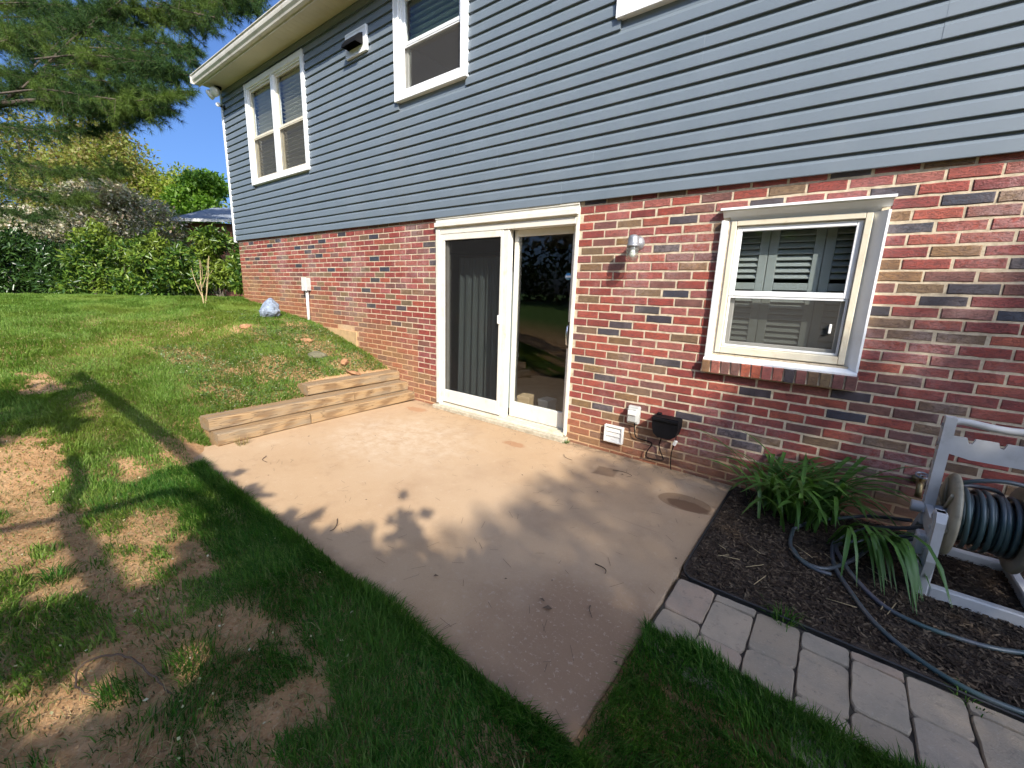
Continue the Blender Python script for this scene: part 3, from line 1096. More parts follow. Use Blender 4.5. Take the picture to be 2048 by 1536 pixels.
# --- siding boards, one object per board
PIT = .1001
SZ0 = 2.160
SPR = [(-.010, 0.001), (-.0330, 0.0), (-.0340, .003), (-.0305, .064), (-.0145, .091), (-.0135, .113)]
wins_up = [WINS['twin'], WINS['mid'], WINS['right']]
seams = {}
for k in range(25):
    z = SZ0 + k * PIT
    spans = [(-7.43, 4.15)]
    for w in wins_up:
        if z + PIT > w[2] + .03 and z < w[3] - .03:
            out = []
            for p, q in spans:
                if q <= w[0] or p >= w[1]:
                    out.append((p, q))
                else:
                    out += [(p, w[0] + .03), (w[1] - .03, q)]
            spans = out
    for p, q in spans:
        cuts = [p]
        pair = k // 2
        base = {0: -3.98, 1: -.03, 2: -1.06, 3: -5.3, 4: -2.9, 5: -.62, 6: -4.4, 7: -.5, 8: -3.0, 9: .9, 10: -3.9, 11: -6.9, 12: -1.0}[pair]
        for s in (base - 3.66, base, base + 3.66, base + 7.3):
            if p + .35 < s < q - .35:
                cuts.append(s)
        cuts.append(q)
        for i, (a, b) in enumerate(zip(cuts[:-1], cuts[1:])):
            lap = .0 if i == 0 else .018
            dy = -.0022 * (i % 2) + random.uniform(-.0006, .0006)
            mb = MB()
            zz = z + random.uniform(-.0006, .0006)
            top = SPR if z + .113 < 4.70 else [(y, min(h, 4.70 - z)) for y, h in SPR]
            prof = [(y + dy, zz + h) for y, h in top] + [(-.009, zz + min(.113, 4.70 - z))]
            ns = max(1, int((b - a) / .8))
            xs_ = [a - lap + (b - a + lap) * q / ns for q in range(ns + 1)]
            V, F = [], []
            for q, xx in enumerate(xs_):
                wv_ = random.uniform(-.0011, .0011) if 0 < q < ns else 0
                V += [(xx, y + wv_ * .6, h + wv_) for y, h in prof]
            npf = len(prof)
            for q in range(ns):
                F += [(q * npf + e, q * npf + (e + 1) % npf, (q + 1) * npf + (e + 1) % npf, (q + 1) * npf + e) for e in range(npf)]
            F += [tuple(range(npf))[::-1], tuple(range(ns * npf, (ns + 1) * npf))]
            mb.add(V, F)
            mb.build('siding_board', 'siding', house)

# corner post, soffit, fascia, gutter, roof
mb = MB()
mb.box(-7.485, -7.425, -.042, -.002, 2.13, 4.664, .004)
mb.box(-7.485, -7.445, -.002, .10, 2.13, 4.664, .004)
mb.build('corner_trim', 'white_trim', house)
mb = MB()
x = -7.48
while x < 4.2:
    mb.box(x, x + .098, -.318, -.012, 4.666, 4.674, .003)
    x += .1
mb.box(-7.48, 4.2, -.318, -.012, 4.6745, 4.68)
mb.build('soffit', 'soffit_paint', house)
mb = MB()
mb.box(-7.48, 4.2, -.330, -.318, 4.648, 4.668)
mb.build('gap_strip', 'brown_strip', house)  # brown strip painted for the dark gap between soffit and fascia
mb = MB()
mb.box(-7.49, 4.2, -.345, -.330, 4.63, 4.80)
mb.build('fascia', 'gutter_paint', house)
mb = MB()
gp = [(-.346, 4.765), (-.346, 4.652), (-.400, 4.652), (-.408, 4.672), (-.432, 4.700), (-.440, 4.730), (-.440, 4.758), (-.454, 4.762), (-.454, 4.772), (-.436, 4.770), (-.434, 4.735), (-.425, 4.703), (-.403, 4.676), (-.396, 4.658), (-.352, 4.658), (-.352, 4.765)]
mb.prism(gp, -7.50, 4.2, 'x')
mb.box(-7.506, -7.4995, -.452, -.346, 4.652, 4.771)
mb.build('gutter', 'gutter_paint', house)
mb = MB()
mb.prism([(-.375, 4.785), (-.375, 4.80), (4.3, 6.70), (9.4, 4.80), (9.4, 4.70), (4.3, 6.60)], -7.56, 4.4, 'x')
mb.build('roof', 'roof_shingle', house)
mb = MB()
mb.prism([(0.0, 4.70), (8.9, 4.70), (4.3, 6.55)], -7.44, -7.30, 'x')
mb.box(4.05, 4.2, .16, 8.9, -.4, 4.70)
mb.box(-7.4, 4.2, 8.75, 8.9, -.4, 4.70)
mb.build('end_wall', 'siding', house)

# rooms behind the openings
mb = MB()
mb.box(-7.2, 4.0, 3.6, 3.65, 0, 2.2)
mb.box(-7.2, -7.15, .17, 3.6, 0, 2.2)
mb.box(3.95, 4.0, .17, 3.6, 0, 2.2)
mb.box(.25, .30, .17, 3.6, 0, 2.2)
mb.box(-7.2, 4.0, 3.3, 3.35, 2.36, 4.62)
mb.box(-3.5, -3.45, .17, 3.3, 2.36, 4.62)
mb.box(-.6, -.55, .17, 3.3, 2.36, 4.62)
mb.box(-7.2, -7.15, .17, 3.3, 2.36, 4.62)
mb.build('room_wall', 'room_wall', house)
mb = MB()
mb.box(-7.2, 4.0, .165, 3.6, -.1, .035)
mb.box(-7.2, 4.0, .165, 3.6, 2.25, 2.34)
mb.build('room_floor', 'room_floor', house)
mb = MB()
mb.box(-7.2, 4.0, .165, 3.6, 4.63, 4.70)
mb.box(-7.2, 4.0, .165, 3.6, 2.205, 2.245)
mb.build('room_ceiling', 'room_ceiling', house)


# --- windows
def ring(mb, x0, x1, z0, z1, w, y0, y1, bev=.003, wb=None, wt=None):
    """a rectangular frame butted from four bars"""
    wb = w if wb is None else wb
    wt = w if wt is None else wt
    mb.box(x0, x0 + w, y0, y1, z0, z1, bev)
    mb.box(x1 - w, x1, y0, y1, z0, z1, bev)
    mb.box(x0 + w, x1 - w, y0, y1, z0, z0 + wb, bev)
    mb.box(x0 + w, x1 - w, y0, y1, z1 - wt, z1, bev)
    return mb


def hung_unit(win, x0, x1, z0, z1, yf, sashmat, screen=True, meet=.5):
    """one double hung unit inside its opening: upper sash, lower sash set back, half screen"""
    zm = z0 + (z1 - z0) * meet
    s = ring(MB(), x0, x1, zm - .018, z1, .034, yf, yf + .03, .003, .036)
    s.build('upper_sash', sashmat, win)
    s = ring(MB(), x0 + .004, x1 - .004, z0, zm + .018, .036, yf + .034, yf + .064, .003)
    s.build('lower_sash', sashmat, win)
    p = MB()
    p.box(x0 + .03, x1 - .03, yf + .012, yf + .016, zm + .016, z1 - .032)
    p.build('pane', 'glass', win)
    p = MB()
    p.box(x0 + .036, x1 - .036, yf + .046, yf + .050, z0 + .034, zm - .016)
    p.build('pane', 'glass', win)
    if screen:
        s = ring(MB(), x0 + .002, x1 - .002, z0 + .001, zm - .019, .014, yf + .004, yf + .014, .002)
        s.build('screen_frame', sashmat, win)
        q = MB().add([(x0 + .014, yf + .009, z0 + .014), (x1 - .014, yf + .009, z0 + .014), (x1 - .014, yf + .009, zm - .03), (x0 + .014, yf + .009, zm - .03)], [(0, 1, 2, 3)])
        q.build('insect_screen', 'screen_mesh', win)


def casing(win, w, tw, yo, mat='white_trim'):
    """mitred casing standing proud of the siding with a stepped inner edge"""
    x0, x1, z0, z1 = w
    ring(MB(), x0, x1, z0, z1, tw, yo, .0, .005).build('casing', mat, win)
    ring(MB(), x0 + tw, x1 - tw, z0 + tw, z1 - tw, .022, yo + .022, .06, .003).build('window_frame', mat, win)
    a = MB()
    for sx in (-1, 1):
        x = x0 if sx < 0 else x1
        a.box(min(x, x - sx * .012), max(x, x - sx * .012), yo - .006, yo + .001, z0, z1, .002)
    a.box(x0 + .013, x1 - .013, yo - .006, yo + .001, z0, z0 + .012, .002)
    a.build('casing_lip', mat, win)


def window(label=None):
    return empty('window', (0, 0, 0))


# upper left twin window
W = WINS['twin']
w1 = window()
w1.parent = house
casing(w1, W, .075, -.052)
xm = (W[0] + W[1]) / 2
mb = MB()
mb.box(xm - .05, xm + .05, -.045, .06, W[2] + .09, W[3] - .09, .004)
mb.box(xm - .018, xm + .018, -.052, -.044, W[2] + .078, W[3] - .078, .002)
mb.build('mullion', 'white_trim', w1)
for a, b in ((W[0] + .099, xm - .052), (xm + .052, W[1] - .099)):
    hung_unit(w1, a, b, W[2] + .099, W[3] - .099, -.012, 'cream_frame', True, .47)
# upper middle window
W = WINS['mid']
w2 = window()
w2.parent = house
casing(w2, W, .085, -.058)
hung_unit(w2, W[0] + .109, W[1] - .109, W[2] + .109, W[3] - .109, -.014, 'white_trim', True, .50)
# upper right window, only its foot in view
W = WINS['right']
w3 = window()
w3.parent = house
casing(w3, W, .07, -.058)
hung_unit(w3, W[0] + .094, W[1] - .094, W[2] + .094, W[3] - .094, -.014, 'white_trim', True, .5)
# ground floor window in the brick
W = WINS['low']
w4 = window()
w4.parent = house
x0, x1, z0, z1 = W
mb = MB()
mb.prism([(x0, -.034), (x0 + .010, -.036), (x0 + .058, .030), (x0 + .058, .05), (x0, .05)], z0 + .02, z1 - .075, 'z')
mb.prism([(x1, -.034), (x1, .05), (x1 - .080, .05), (x1 - .080, .034), (x1 - .012, -.036)], z0 + .02, z1 - .075, 'z')
mb.prism([(-.036, z1 - .006), (.05, z1 - .006), (.05, z1 - .076), (.030, z1 - .076), (-.036, z1 - .016)], x0, x1, 'x')
mb.build('casing', 'white_trim', w4)
mb = MB()
mb.prism([(-.050, z1 - .005), (-.051, z1 - .011), (-.056, z1 - .011), (-.055, z1 + .004), (.0, z1 + .014), (.0, z1 - .005)], x0 - .012, x1 + .012, 'x')
mb.build('drip_cap', 'white_trim', w4)
mb = MB()
mb.prism([(-.052, z0 - .004), (-.052, z0 + .008), (.052, z0 + .052), (.052, z0 - .004)], x0 - .002, x1 - .002, 'x')
mb.build('sill_pan', 'white_trim', w4)
ring(MB(), x0 + .056, x1 - .076, z0 + .052, z1 - .076, .036, .002, .09, .004, .05).build('window_frame', 'cream_frame', w4)
hung_unit(w4, x0 + .094, x1 - .114, z0 + .104, z1 - .114, .022, 'white_trim', True, .455)
mb = MB()
mb.box(1.735, 1.75, .006, .030, 1.19, 1.25, .003)
mb.build('sash_latch', 'white_plastic', w4)
# rowlock sill
nb = 14
wb = (x1 - x0 + .02) / nb
for i in range(nb):
    k = 'TPMMRRPPDMTTMM'[i]
    c = random.choice(PAL[k])
    V, F = brick_geo(wb - .009, .092)
    o = MB().add([(x, y * 2.2, z) for x, y, z in V], F).build('sill_brick', 'brick_single', house)
    o.location = (x0 - .01 + wb * (i + .5), -.060 + random.uniform(-.003, .003), z0 - .052)
    o.rotation_euler = (.10, 0, random.uniform(-.01, .01))
    o.color = (*[v * random.uniform(1.0, 1.25) for v in c], 1)
mb = MB()
mb.box(x0 - .008, x1 + .008, -.052, .03, z0 - .092, z0 - .014)
mb.build('sill_mortar', 'mortar', house)

# --- sliding patio door
door = empty('sliding_door', (0, 0, 0))
door.parent = house
dx0, dx1 = DOOR[0], DOOR[1]
mb = MB()
mb.box(dx0, dx0 + .058, -.022, .04, .05, 2.045, .004)
mb.box(dx0 + .058, dx0 + .095, -.012, .12, .05, 2.0, .004)
mb.box(dx1 - .030, dx1, -.016, .15, .05, 2.045, .004)
mb.box(dx1 - .058, dx1 - .030, .03, .15, .06, 2.0, .003)
mb.box(dx0 + .058, dx1 - .030, -.016, .15, 1.985, 2.045, .004)
mb.build('door_frame', 'door_frame', door)
mb = MB()
mb.box(dx0, dx1 - .002, -.018, .05, 2.046, 2.168)
mb.box(dx0, dx1 - .004, -.046, -.018, 2.060, 2.108, .004)
mb.box(dx0 - .004, dx1, -.026, -.018, 2.140, 2.168, .003)
mb.build('door_header', 'door_frame', door)
xs0, xs1 = dx0 + .097, -.975
ring(MB(), xs0, xs1, .085, 1.982, .034, -.014, .012, .003, .15, .062).build('screen_frame', 'door_frame', door)
MB().add([(xs0 + .032, 0, .23), (xs1 - .032, 0, .23), (xs1 - .032, 0, 1.925), (xs0 + .032, 0, 1.925)], [(0, 1, 2, 3)]).build('insect_screen', 'door_screen', door)
ring(MB(), dx0 + .097, -.910, .07, 1.984, .042, .030, .066, .003, .12).build('fixed_panel', 'door_frame', door)
mb = MB()
mb.box(-.974, -.905, -.006, .028, .07, 1.984, .004)
mb.build('interlock_stile', 'door_frame', door)
MB().box(dx0 + .15, -.93, .046, .052, .18, 1.93).build('pane', 'glass', door)
ring(MB(), -.905, dx1 - .060, .075, 1.984, .045, .082, .118, .003, .165, .06).build('sliding_panel', 'door_frame', door)
MB().box(-.865, dx1 - .10, .098, .104, .236, 1.926).build('pane', 'glass', door)
mb = MB()
for yy in (-.012, .024, .072, .126):
    mb.box(dx0 + .06, dx1 - .032, yy - .004, yy + .004, .050, .074)
mb.box(dx0 + .058, dx1 - .030, -.03, .15, .040, .052)
mb.build('door_track', 'cream_frame', door)
mb = MB()
mb.tube([(-.222, .08, .905), (-.222, .050, .925), (-.222, .040, 1.0), (-.222, .050, 1.085), (-.222, .08, 1.105)], .011, 8)
mb.build('handle', 'chrome', door)
MB().box(-.236, -.205, .074, .083, .88, 1.13, .003).build('handle_plate', 'bronze', door)
mb = MB()
mb.box(-1.014, -.985, -.036, -.013, 1.06, 1.15, .006)
mb.build('screen_latch', 'white_plastic', door)
mb = MB()
mb.lathe([(0, 0), (.032, 0), (.032, .001), (0, .001)], (-.275, .0955, 1.545), (0, -1, 0), 20)
mb.build('round_sticker', 'sticker_blue', door)
mb = MB()
mb.box(-.303, -.247, .0928, .0937, 1.535, 1.553)
mb.build('sticker_band', 'sticker_white', door)
mb = MB()
mb.box(dx0 - .005, dx1 + .02, -.085, .16, -.02, .040, .008)
mb.build('door_step', 'step_stone', house)

# ---------------------------------------------------------------- things behind the glass
cur = empty('curtain', (-1.42, .30, .06), 0, 'grey green pleated curtain hanging behind the left door panel', 'curtain')
mb = MB()
V, F = [], []
nn = 90
for i in range(nn + 1):
    x = -.47 + .80 * i / nn
    for z, a in ((0.02, .030), (.6, .026), (1.2, .022), (1.66, .014), (1.70, .010)):
        ph = x * 62 + .6 * math.sin(x * 9)
        V.append((x + (.03 * (1.7 - z) * (x + .1)), a * math.sin(ph) + .006 * math.sin(x * 150), z))
for i in range(nn):
    for k in range(4):
        F.append((i * 5 + k, (i + 1) * 5 + k, (i + 1) * 5 + k + 1, i * 5 + k + 1))
mb.add(V, F, True)
mb.build('cloth', 'curtain_cloth', cur)
MB().tube([(-.52, 0, 1.715), (.40, 0, 1.715)], .011, 8).build('curtain_rod', 'bronze', cur)

bx = on_level(1046, 800, .04)


def carton(x, y, w, d, h, rz, mat, label):
    o = empty('storage_box', (x, y, .036), rz, label, 'box')
    b = MB()
    b.box(-w / 2, w / 2, -d / 2, d / 2, 0, h, .004)
    b.build('box_body', mat, o)
    b = MB()
    b.box(-w / 2 - .004, w / 2 + .004, -d / 2 - .004, d / 2 + .004, h - .03, h + .008, .003)
    b.build('box_lid', mat, o)


carton(-.93, .42, .14, .16, .20, .2, 'cardboard', 'small brown carton on the floor just inside the glass door')
carton(-.72, .55, .14, .16, .17, -.1, 'grey_plastic', 'small grey box on the floor just inside the glass door')


def louvre_panel(x0, x1, z0, z1, y, label):
    t = empty('window_shutter', ((x0 + x1) / 2, y, z0), 0, label, 'shutter', 'louvred shutter panels behind the ground floor window')
    w = (x1 - x0) / 2
    h = z1 - z0
    b = MB()
    ring(b, -w, w, 0, h, .055, 0, .026, .003, .06)
    b.box(-w + .055, w - .055, 0, .026, h * .48, h * .48 + .05, .003)
    b.build('shutter_frame', 'shutter_paint', t)
    me = None
    z = .075
    while z < h - .07:
        if not (h * .48 - .012 < z < h * .48 + .06):
            if me is None:
                q = MB()
                q.prism([(-.004, -.019), (.002, -.021), (.006, .017), (-.001, .021)], -w + .056, w - .056, 'x')
                me = q.mesh('louvre', 'shutter_paint')
            o = link_mesh('louvre', me, parent=t)
            o.location = (0, .013, z)
            o.rotation_euler = (-.55, 0, 0)
        z += .041


louvre_panel(1.03, 1.308, .99, 1.97, .150, 'green grey louvred shutter panel at the door side of the window')
louvre_panel(1.312, 1.628, .99, 1.97, .150, 'green grey louvred shutter panel in the middle of the ground floor window')
louvre_panel(1.632, 1.93, .99, 1.97, .150, 'green grey louvred shutter panel above the hose reel side of the window')


def slat_blind(x0, x1, z0, z1, y, pitch, mat, tilt, label, group=None):
    t = empty('window_blind', ((x0 + x1) / 2, y, z1), 0, label, 'blind', group)
    MB().box((x0 - x1) / 2, (x1 - x0) / 2, -.025, .025, -.045, 0, .003).build('head_rail', mat, t)
    q = MB()
    q.box((x0 - x1) / 2, (x1 - x0) / 2, -.024, .024, -.0015, .0015)
    me = q.mesh('slat', mat)
    n = int((z1 - z0 - .06) / pitch)
    for i in range(n):
        o = link_mesh('slat', me, parent=t)
        o.location = (0, 0, -.07 - i * pitch)
        o.rotation_euler = (tilt, 0, 0)
    MB().box((x0 - x1) / 2, (x1 - x0) / 2, -.02, .02, -.09 - n * pitch, -.07 - n * pitch, .003).build('bottom_rail', mat, t)


slat_blind(-6.37, -5.55, 3.06, 4.47, .10, .056, 'blind_slat', -.50, 'cream slatted blind in the twin window sash nearer the house corner')
slat_blind(-5.46, -4.64, 3.06, 4.47, .10, .056, 'blind_slat', -.50, 'cream slatted blind in the twin window sash nearer the vent')
slat_blind(-2.5, -1.53, 4.02, 4.49, .13, .062, 'shaded_blind', -.5, 'half raised blind coloured by green reflections and shade in the window beside the vent')
slat_blind(.15, 1.14, 3.47, 4.49, .12, .045, 'tan_blind', -1.0, 'tan blind in the window cut off by the top edge')
t = empty('ceiling_light', (-1.93, 1.35, 4.628), 0, 'glowing round recessed ceiling light seen through the lower sash', 'ceiling light')
MB().lathe([(0, -.006), (.085, -.006), (.085, 0.0)], (0, 0, 0), (0, 0, 1), 24).build('light_lens', 'lamp_glow', t)
MB().lathe([(.086, -.002), (.088, -.010), (.112, -.006), (.112, 0.0)], (0, 0, 0), (0, 0, 1), 24).build('trim_ring', 'white_trim', t)

# ---------------------------------------------------------------- fittings on the wall
t = empty('wall_lamp', (.405, 0, 1.80), 0, 'jelly jar lamp with grey metal hood on the brick beside the door', 'wall lamp')
MB().lathe([(0, .052), (.022, .050), (.045, .034), (.056, .014), (.058, 0)], (0, 0, 0), (0, -1, 0), 24).build('canopy', 'dull_metal', t)
MB().tube([(0, -.04, .0), (.006, -.085, .012), (.012, -.125, .008)], [.026, .024, .024], 12).build('arm', 'dull_metal', t)
MB().lathe([(0, .052), (.020, .050), (.037, .040), (.043, .020), (.043, -.022), (.048, -.024), (.048, -.040), (.041, -.040)], (.018, -.132, 0), (0, 0, 1), 24).build('socket_hood', 'dull_metal', t)
MB().lathe([(.040, -.040), (.044, -.052), (.046, -.10), (.043, -.132), (.030, -.143), (0, -.145)], (.018, -.132, 0), (0, 0, 1), 24).build('glass_jar', 'jar_glass', t)
mb = MB()
for zz in (-.062, -.086, -.110):
    mb.lathe([(.0465, zz - .003), (.049, zz), (.0465, zz + .003)], (.018, -.132, 0), (0, 0, 1), 24)
mb.build('jar_rib', 'jar_glass', t)
MB().lathe([(0, -.12), (.018, -.115), (.024, -.095), (.018, -.07), (.013, -.04)], (.018, -.132, 0), (0, 0, 1), 14).build('bulb', 'bulb_white', t)

t = empty('dryer_vent', (.352, 0, .185), 0, 'white louvred dryer vent low on the brick wall', 'vent')
ring(MB(), -.088, .088, -.078, .078, .017, -.036, 0, .004).build('vent_frame', 'white_plastic', t)
for i in range(3):
    o = MB().box(-.069, .069, -.004, .004, -.022, .021, .003).build('vent_flap', 'white_plastic', t)
    o.location = (0, -.022, .040 - i * .041)
    o.rotation_euler = (-.22, 0, 0)
MB().box(-.07, .07, -.006, -.001, -.06, .06).build('vent_back', 'black_plastic', t)

t = empty('outlet_box', (.520, 0, .40), 0, 'grey weatherproof outlet box with clear bubble cover on brick', 'outlet')
MB().box(-.052, .052, -.045, 0, -.078, .078, .010).build('back_box', 'grey_plastic', t)
MB().box(-.046, .046, -.072, -.044, -.062, .066, .014).build('bubble_cover', 'grey_plastic', t)
MB().box(-.036, .036, -.082, -.070, .004, .046, .008).build('cover_hatch', 'white_plastic', t)

t = empty('transformer_box', (.81, 0, .37), 0, 'black low voltage transformer box fixed on the brick wall', 'transformer')
mb = MB()
mb.prism([(-.088, -.062), (-.104, .0), (-.104, .066), (-.096, .076), (.096, .076), (.104, .066), (.104, .0), (.088, -.062), (.05, -.092), (-.05, -.092)], -.105, -.004, 'y')
mb.build('case', 'black_plastic', t)
mb = MB()
mb.box(-.106, .106, -.118, -.1055, .045, .07, .004)
mb.build('lid_rim', 'black_plastic', t)
mb = MB()
mb.box(-.095, -.06, -.04, -.004, .0765, .092, .003)
mb.build('hanger_tab', 'black_plastic', t)


def wall_path(pts, y):
    return [on_wall(u, v, yy) for (u, v), yy in zip(pts, y if hasattr(y, '__len__') else [y] * len(pts))]


def smooth_path(P, k=6):
    P = [np.array(p, float) for p in P]
    Q = [2 * P[0] - P[1]] + P + [2 * P[-1] - P[-2]]
    out = []
    for i in range(1, len(Q) - 2):
        a, b, c, d = Q[i - 1:i + 3]
        for s in range(k):
            t = s / k
            out.append(.5 * ((2 * b) + (-a + c) * t + (2 * a - 5 * b + 4 * c - d) * t * t + (-a + 3 * b - 3 * c + d) * t ** 3))
    out.append(P[-1])
    return out


t = MB().tube(smooth_path(wall_path([(1269, 838), (1270, 870), (1280, 878), (1300, 884), (1303, 890), (1294, 903), (1293, 914), (1310, 919), (1325, 920), (1325, 914), (1318, 893), (1322, 878)],
                                    [-.05, -.03, -.018, -.015, -.03, -.04, -.03, -.03, -.035, -.035, -.03, -.06])), .0048, 6).build('power_cord', 'black_plastic')
tag(t, 'black power cord looping from outlet box to transformer box', 'cord')
t = empty('cable_plug', (0, 0, 0), 0, 'white inline plug with thin black cable dropping to the patio', 'plug')
c = on_wall(1350, 886, -.05)
o = MB().box(-.013, .013, -.012, .012, -.022, .022, .004).build('plug_body', 'white_plastic', t)
o.location = c
o.rotation_euler = (0, .35, 0)
MB().tube(smooth_path([on_wall(1352, 874, -.06), c + np.array([.004, 0, .02])]), .004, 6).build('cable_tail', 'black_plastic', t)
MB().tube(smooth_path([c + np.array([-.006, 0, -.022]), on_wall(1343, 905, -.03), on_wall(1341, 925, -.02), on_wall(1342, 943, -.012)]), .004, 6).build('cable', 'black_plastic', t)

t = empty('conduit_box', (-4.87, 0, 1.40), 0, 'pale grey junction box on a white conduit rising from the soil', 'conduit')
MB().box(-.07, .065, -.075, 0, -.095, .10, .006).build('box_body', 'grey_plastic', t)
MB().box(-.074, .069, -.084, -.0755, -.10, .105, .004).build('box_cover', 'conduit_paint', t)
MB().tube([(.0, -.038, -.095), (.0, -.038, -.75)], .021, 12).build('pipe', 'conduit_paint', t)
MB().lathe([(.021, 0), (.028, .003), (.028, .03), (.021, .033)], (.0, -.038, -.13), (0, 0, 1), 14).build('pipe_collar', 'conduit_paint', t)

t = empty('exhaust_vent', (-3.28, -.03, 4.22), 0, 'white square wall plate with black exhaust hood under the eave', 'vent')
MB().box(-.215, .215, -.028, 0, -.13, .135, .006).build('wall_plate', 'white_trim', t)
ring(MB(), -.215, .215, -.13, .135, .02, -.034, -.0285, .002).build('plate_rim', 'white_trim', t)
mb = MB()
mb.prism([(-.028, .07), (-.075, .045), (-.125, -.02), (-.135, -.055), (-.125, -.055), (-.112, -.02), (-.068, .036), (-.028, .058)], -.14, .14, 'x')
for sx in (-1, 1):
    mb.prism([(-.028, .07), (-.075, .045), (-.125, -.02), (-.135, -.055), (-.028, -.055)], sx * .14 - .004, sx * .14 + .004, 'x')
mb.build('hood', 'black_plastic', t)
MB().box(-.13, .13, -.0335, -.0285, -.05, .05).build('duct_mouth', 'black_plastic', t)

t = empty('flood_light', (-7.30, -.12, 4.64), 0, 'twin headed white floodlight under the corner of the eave', 'floodlight')
MB().lathe([(.055, .025), (.055, 0), (.03, -.03), (0, -.03)], (0, 0, 0), (0, 0, 1), 18).build('mount_base', 'black_plastic', t)
for k, (off, ax) in enumerate((((-.075, -.09, -.10), (-.2, -.75, -.62)), ((.075, -.07, -.085), (.35, -.8, -.5)))):
    off = np.array(off)
    MB().tube([(0, 0, -.02), off * .6], .014, 8).build('arm', 'dull_metal', t)
    MB().lathe([(.025, -.07), (.05, -.055), (.072, 0), (.078, .03), (.070, .040), (0, .055)], off, ax, 22).build('lamp_head', 'bulb_white', t)
t = empty('security_camera', (-7.33, -.03, 4.38), 0, 'small white bullet camera on a bracket below the floodlight', 'camera')
MB().lathe([(.035, 0), (.035, .012), (.012, .02), (.012, .07)], (0, 0, 0), (0, -1, 0), 14).build('bracket', 'black_plastic', t)
MB().lathe([(0, -.05), (.028, -.048), (.030, .05), (.034, .052), (.034, .07), (0, .06)], (.02, -.095, .01), (.8, -.5, -.25), 16).build('camera_body', 'white_plastic', t)

t = empty('outdoor_faucet', (2.31, 0, .36), 0, 'old brass outdoor faucet low on the shaded brick wall', 'faucet')
MB().lathe([(0, 0), (.03, 0), (.03, -.012), (.014, -.014), (.014, -.07)], (0, 0, 0), (0, 1, 0), 16).build('pipe', 'brass', t)
MB().tube([(0, -.06, 0), (0, -.095, -.012), (0, -.11, -.05), (0, -.11, -.075)], [.017, .017, .015, .017], 10).build('spout', 'brass', t)
MB().lathe([(.008, 0), (.008, .035)], (0, -.075, .012), (0, -.35, 1), 10).build('stem', 'brass', t)
mb = MB()
mb.lathe([(.024, -.004), (.032, -.004), (.032, .004), (.024, .004), (.024, -.004)], (0, -.09, .052), (0, -.35, 1), 14)
for k in range(3):
    an = k * 2.094
    mb.tube([(0, -.09, .052), (.026 * math.cos(an), -.09 + .026 * math.sin(an), .052)], .004, 5)
mb.build('wheel_handle', 'dull_metal', t)

# ---------------------------------------------------------------- hose reel and hose
t = empty('hose_reel', (2.30, -.45, 0), 0, 'grey white plastic hose reel stand on the mulch bed', 'hose reel')


def reel_side(x, s):
    """front leg, rear upright and the web plate joining them, one moulding per side"""
    b = MB()
    b.box(x - .018, x + .030, -.295, -.245, .0, .44, .008)
    b.prism([(-.30, .44), (-.24, .44), (-.18, .34), (-.16, .20), (-.20, .12), (-.30, .10), (-.33, .2), (-.325, .40)], x - .012, x + .022, 'x')
    b.prism([(-.02, .26), (.035, .26), (.045, .80), (.030, .846), (-.02, .846)], x - .016, x + .026, 'x')
    b.prism([(-.24, .26), (.03, .30), (.03, .38), (-.24, .36)], x - .010, x + .018, 'x')
    b.box(x - .016, x + .026, -.25, .30, .0, .055, .006)
    b.prism([(.02, .28), (.06, .30), (.30, .05), (.26, .04)], x - .010, x + .018, 'x')
    return b.build('side_frame', 'reel_plastic', t)


reel_side(.0, 1)
for (yy, zz) in ((-.27, .41), (-.27, .13), (-.05, .34), (.01, .80), (.01, .70), (-.27, .03)):
    MB().lathe([(0, .004), (.008, .004), (.011, .001), (.011, -.004)], (-.018, yy, zz), (-1, 0, 0), 10).build('bolt', 'dull_metal', t)
mb = MB()
for zz in np.linspace(.12, .40, 6):
    mb.box(-.0225, -.0185, -.285, -.255, zz, zz + .012)
for zz in np.linspace(.40, .78, 7):
    mb.box(-.0205, -.0165, -.008, .022, zz, zz + .012)
mb.build('moulded_rib', 'reel_plastic', t)
reel_side(.40, -1)
mb = MB()
pts = [(.02, .012, .825), (.06, .012, .828), (.20, .004, .816), (.34, .012, .828), (.39, .012, .825)]
mb.tube(smooth_path(pts), .018, 10)
mb.build('handle_bar', 'reel_plastic', t)
mb = MB()
prof = [(.026, .66), (.026, .752), (.078, .752), (.080, .742), (.086, .726), (.098, .726), (.104, .742), (.106, .752),
        (.184, .752), (.186, .742), (.192, .726), (.204, .726), (.210, .742), (.212, .752), (.386, .752), (.386, .66), (.30, .645), (.10, .645)]
mb.prism([(x, z) for x, z in prof], -.008, .010, 'y')
mb.build('tool_shelf', 'reel_plastic', t)
mb = MB()
mb.box(.030, .384, -.292, -.250, .0, .062, .006)
mb.build('foot_bar', 'reel_plastic', t)
mb = MB()
mb.box(.030, .384, .255, .295, .0, .055, .006)
mb.build('foot_bar', 'reel_plastic', t)
CZ = .345
for x, s in ((.075, 1), (.325, -1)):
    b = MB()
    b.lathe([(.0, 0), (.07, 0), (.075, .012), (.19, .012), (.205, .006), (.212, -.004), (.208, -.016), (.19, -.012), (.06, -.018), (0, -.018)], (x, 0, CZ), (-s, 0, 0), 40)
    for k in range(6):
        an = k * math.pi / 3 + .2
        dy, dz = math.cos(an), math.sin(an)
        b.tube([(x - s * .016, dy * .05, CZ + dz * .05), (x - s * .016, dy * .18, CZ + dz * .18)], .009, 6)
    b.build('spool_disc', 'spool_plastic', t)
MB().lathe([(.085, .08), (.085, .32)], (0, 0, CZ), (1, 0, 0), 24).build('drum', 'spool_plastic', t)
MB().lathe([(0, -.06), (.03, -.06), (.03, .08)], (0, 0, CZ), (1, 0, 0), 14).build('axle', 'reel_plastic', t)
mb = MB()
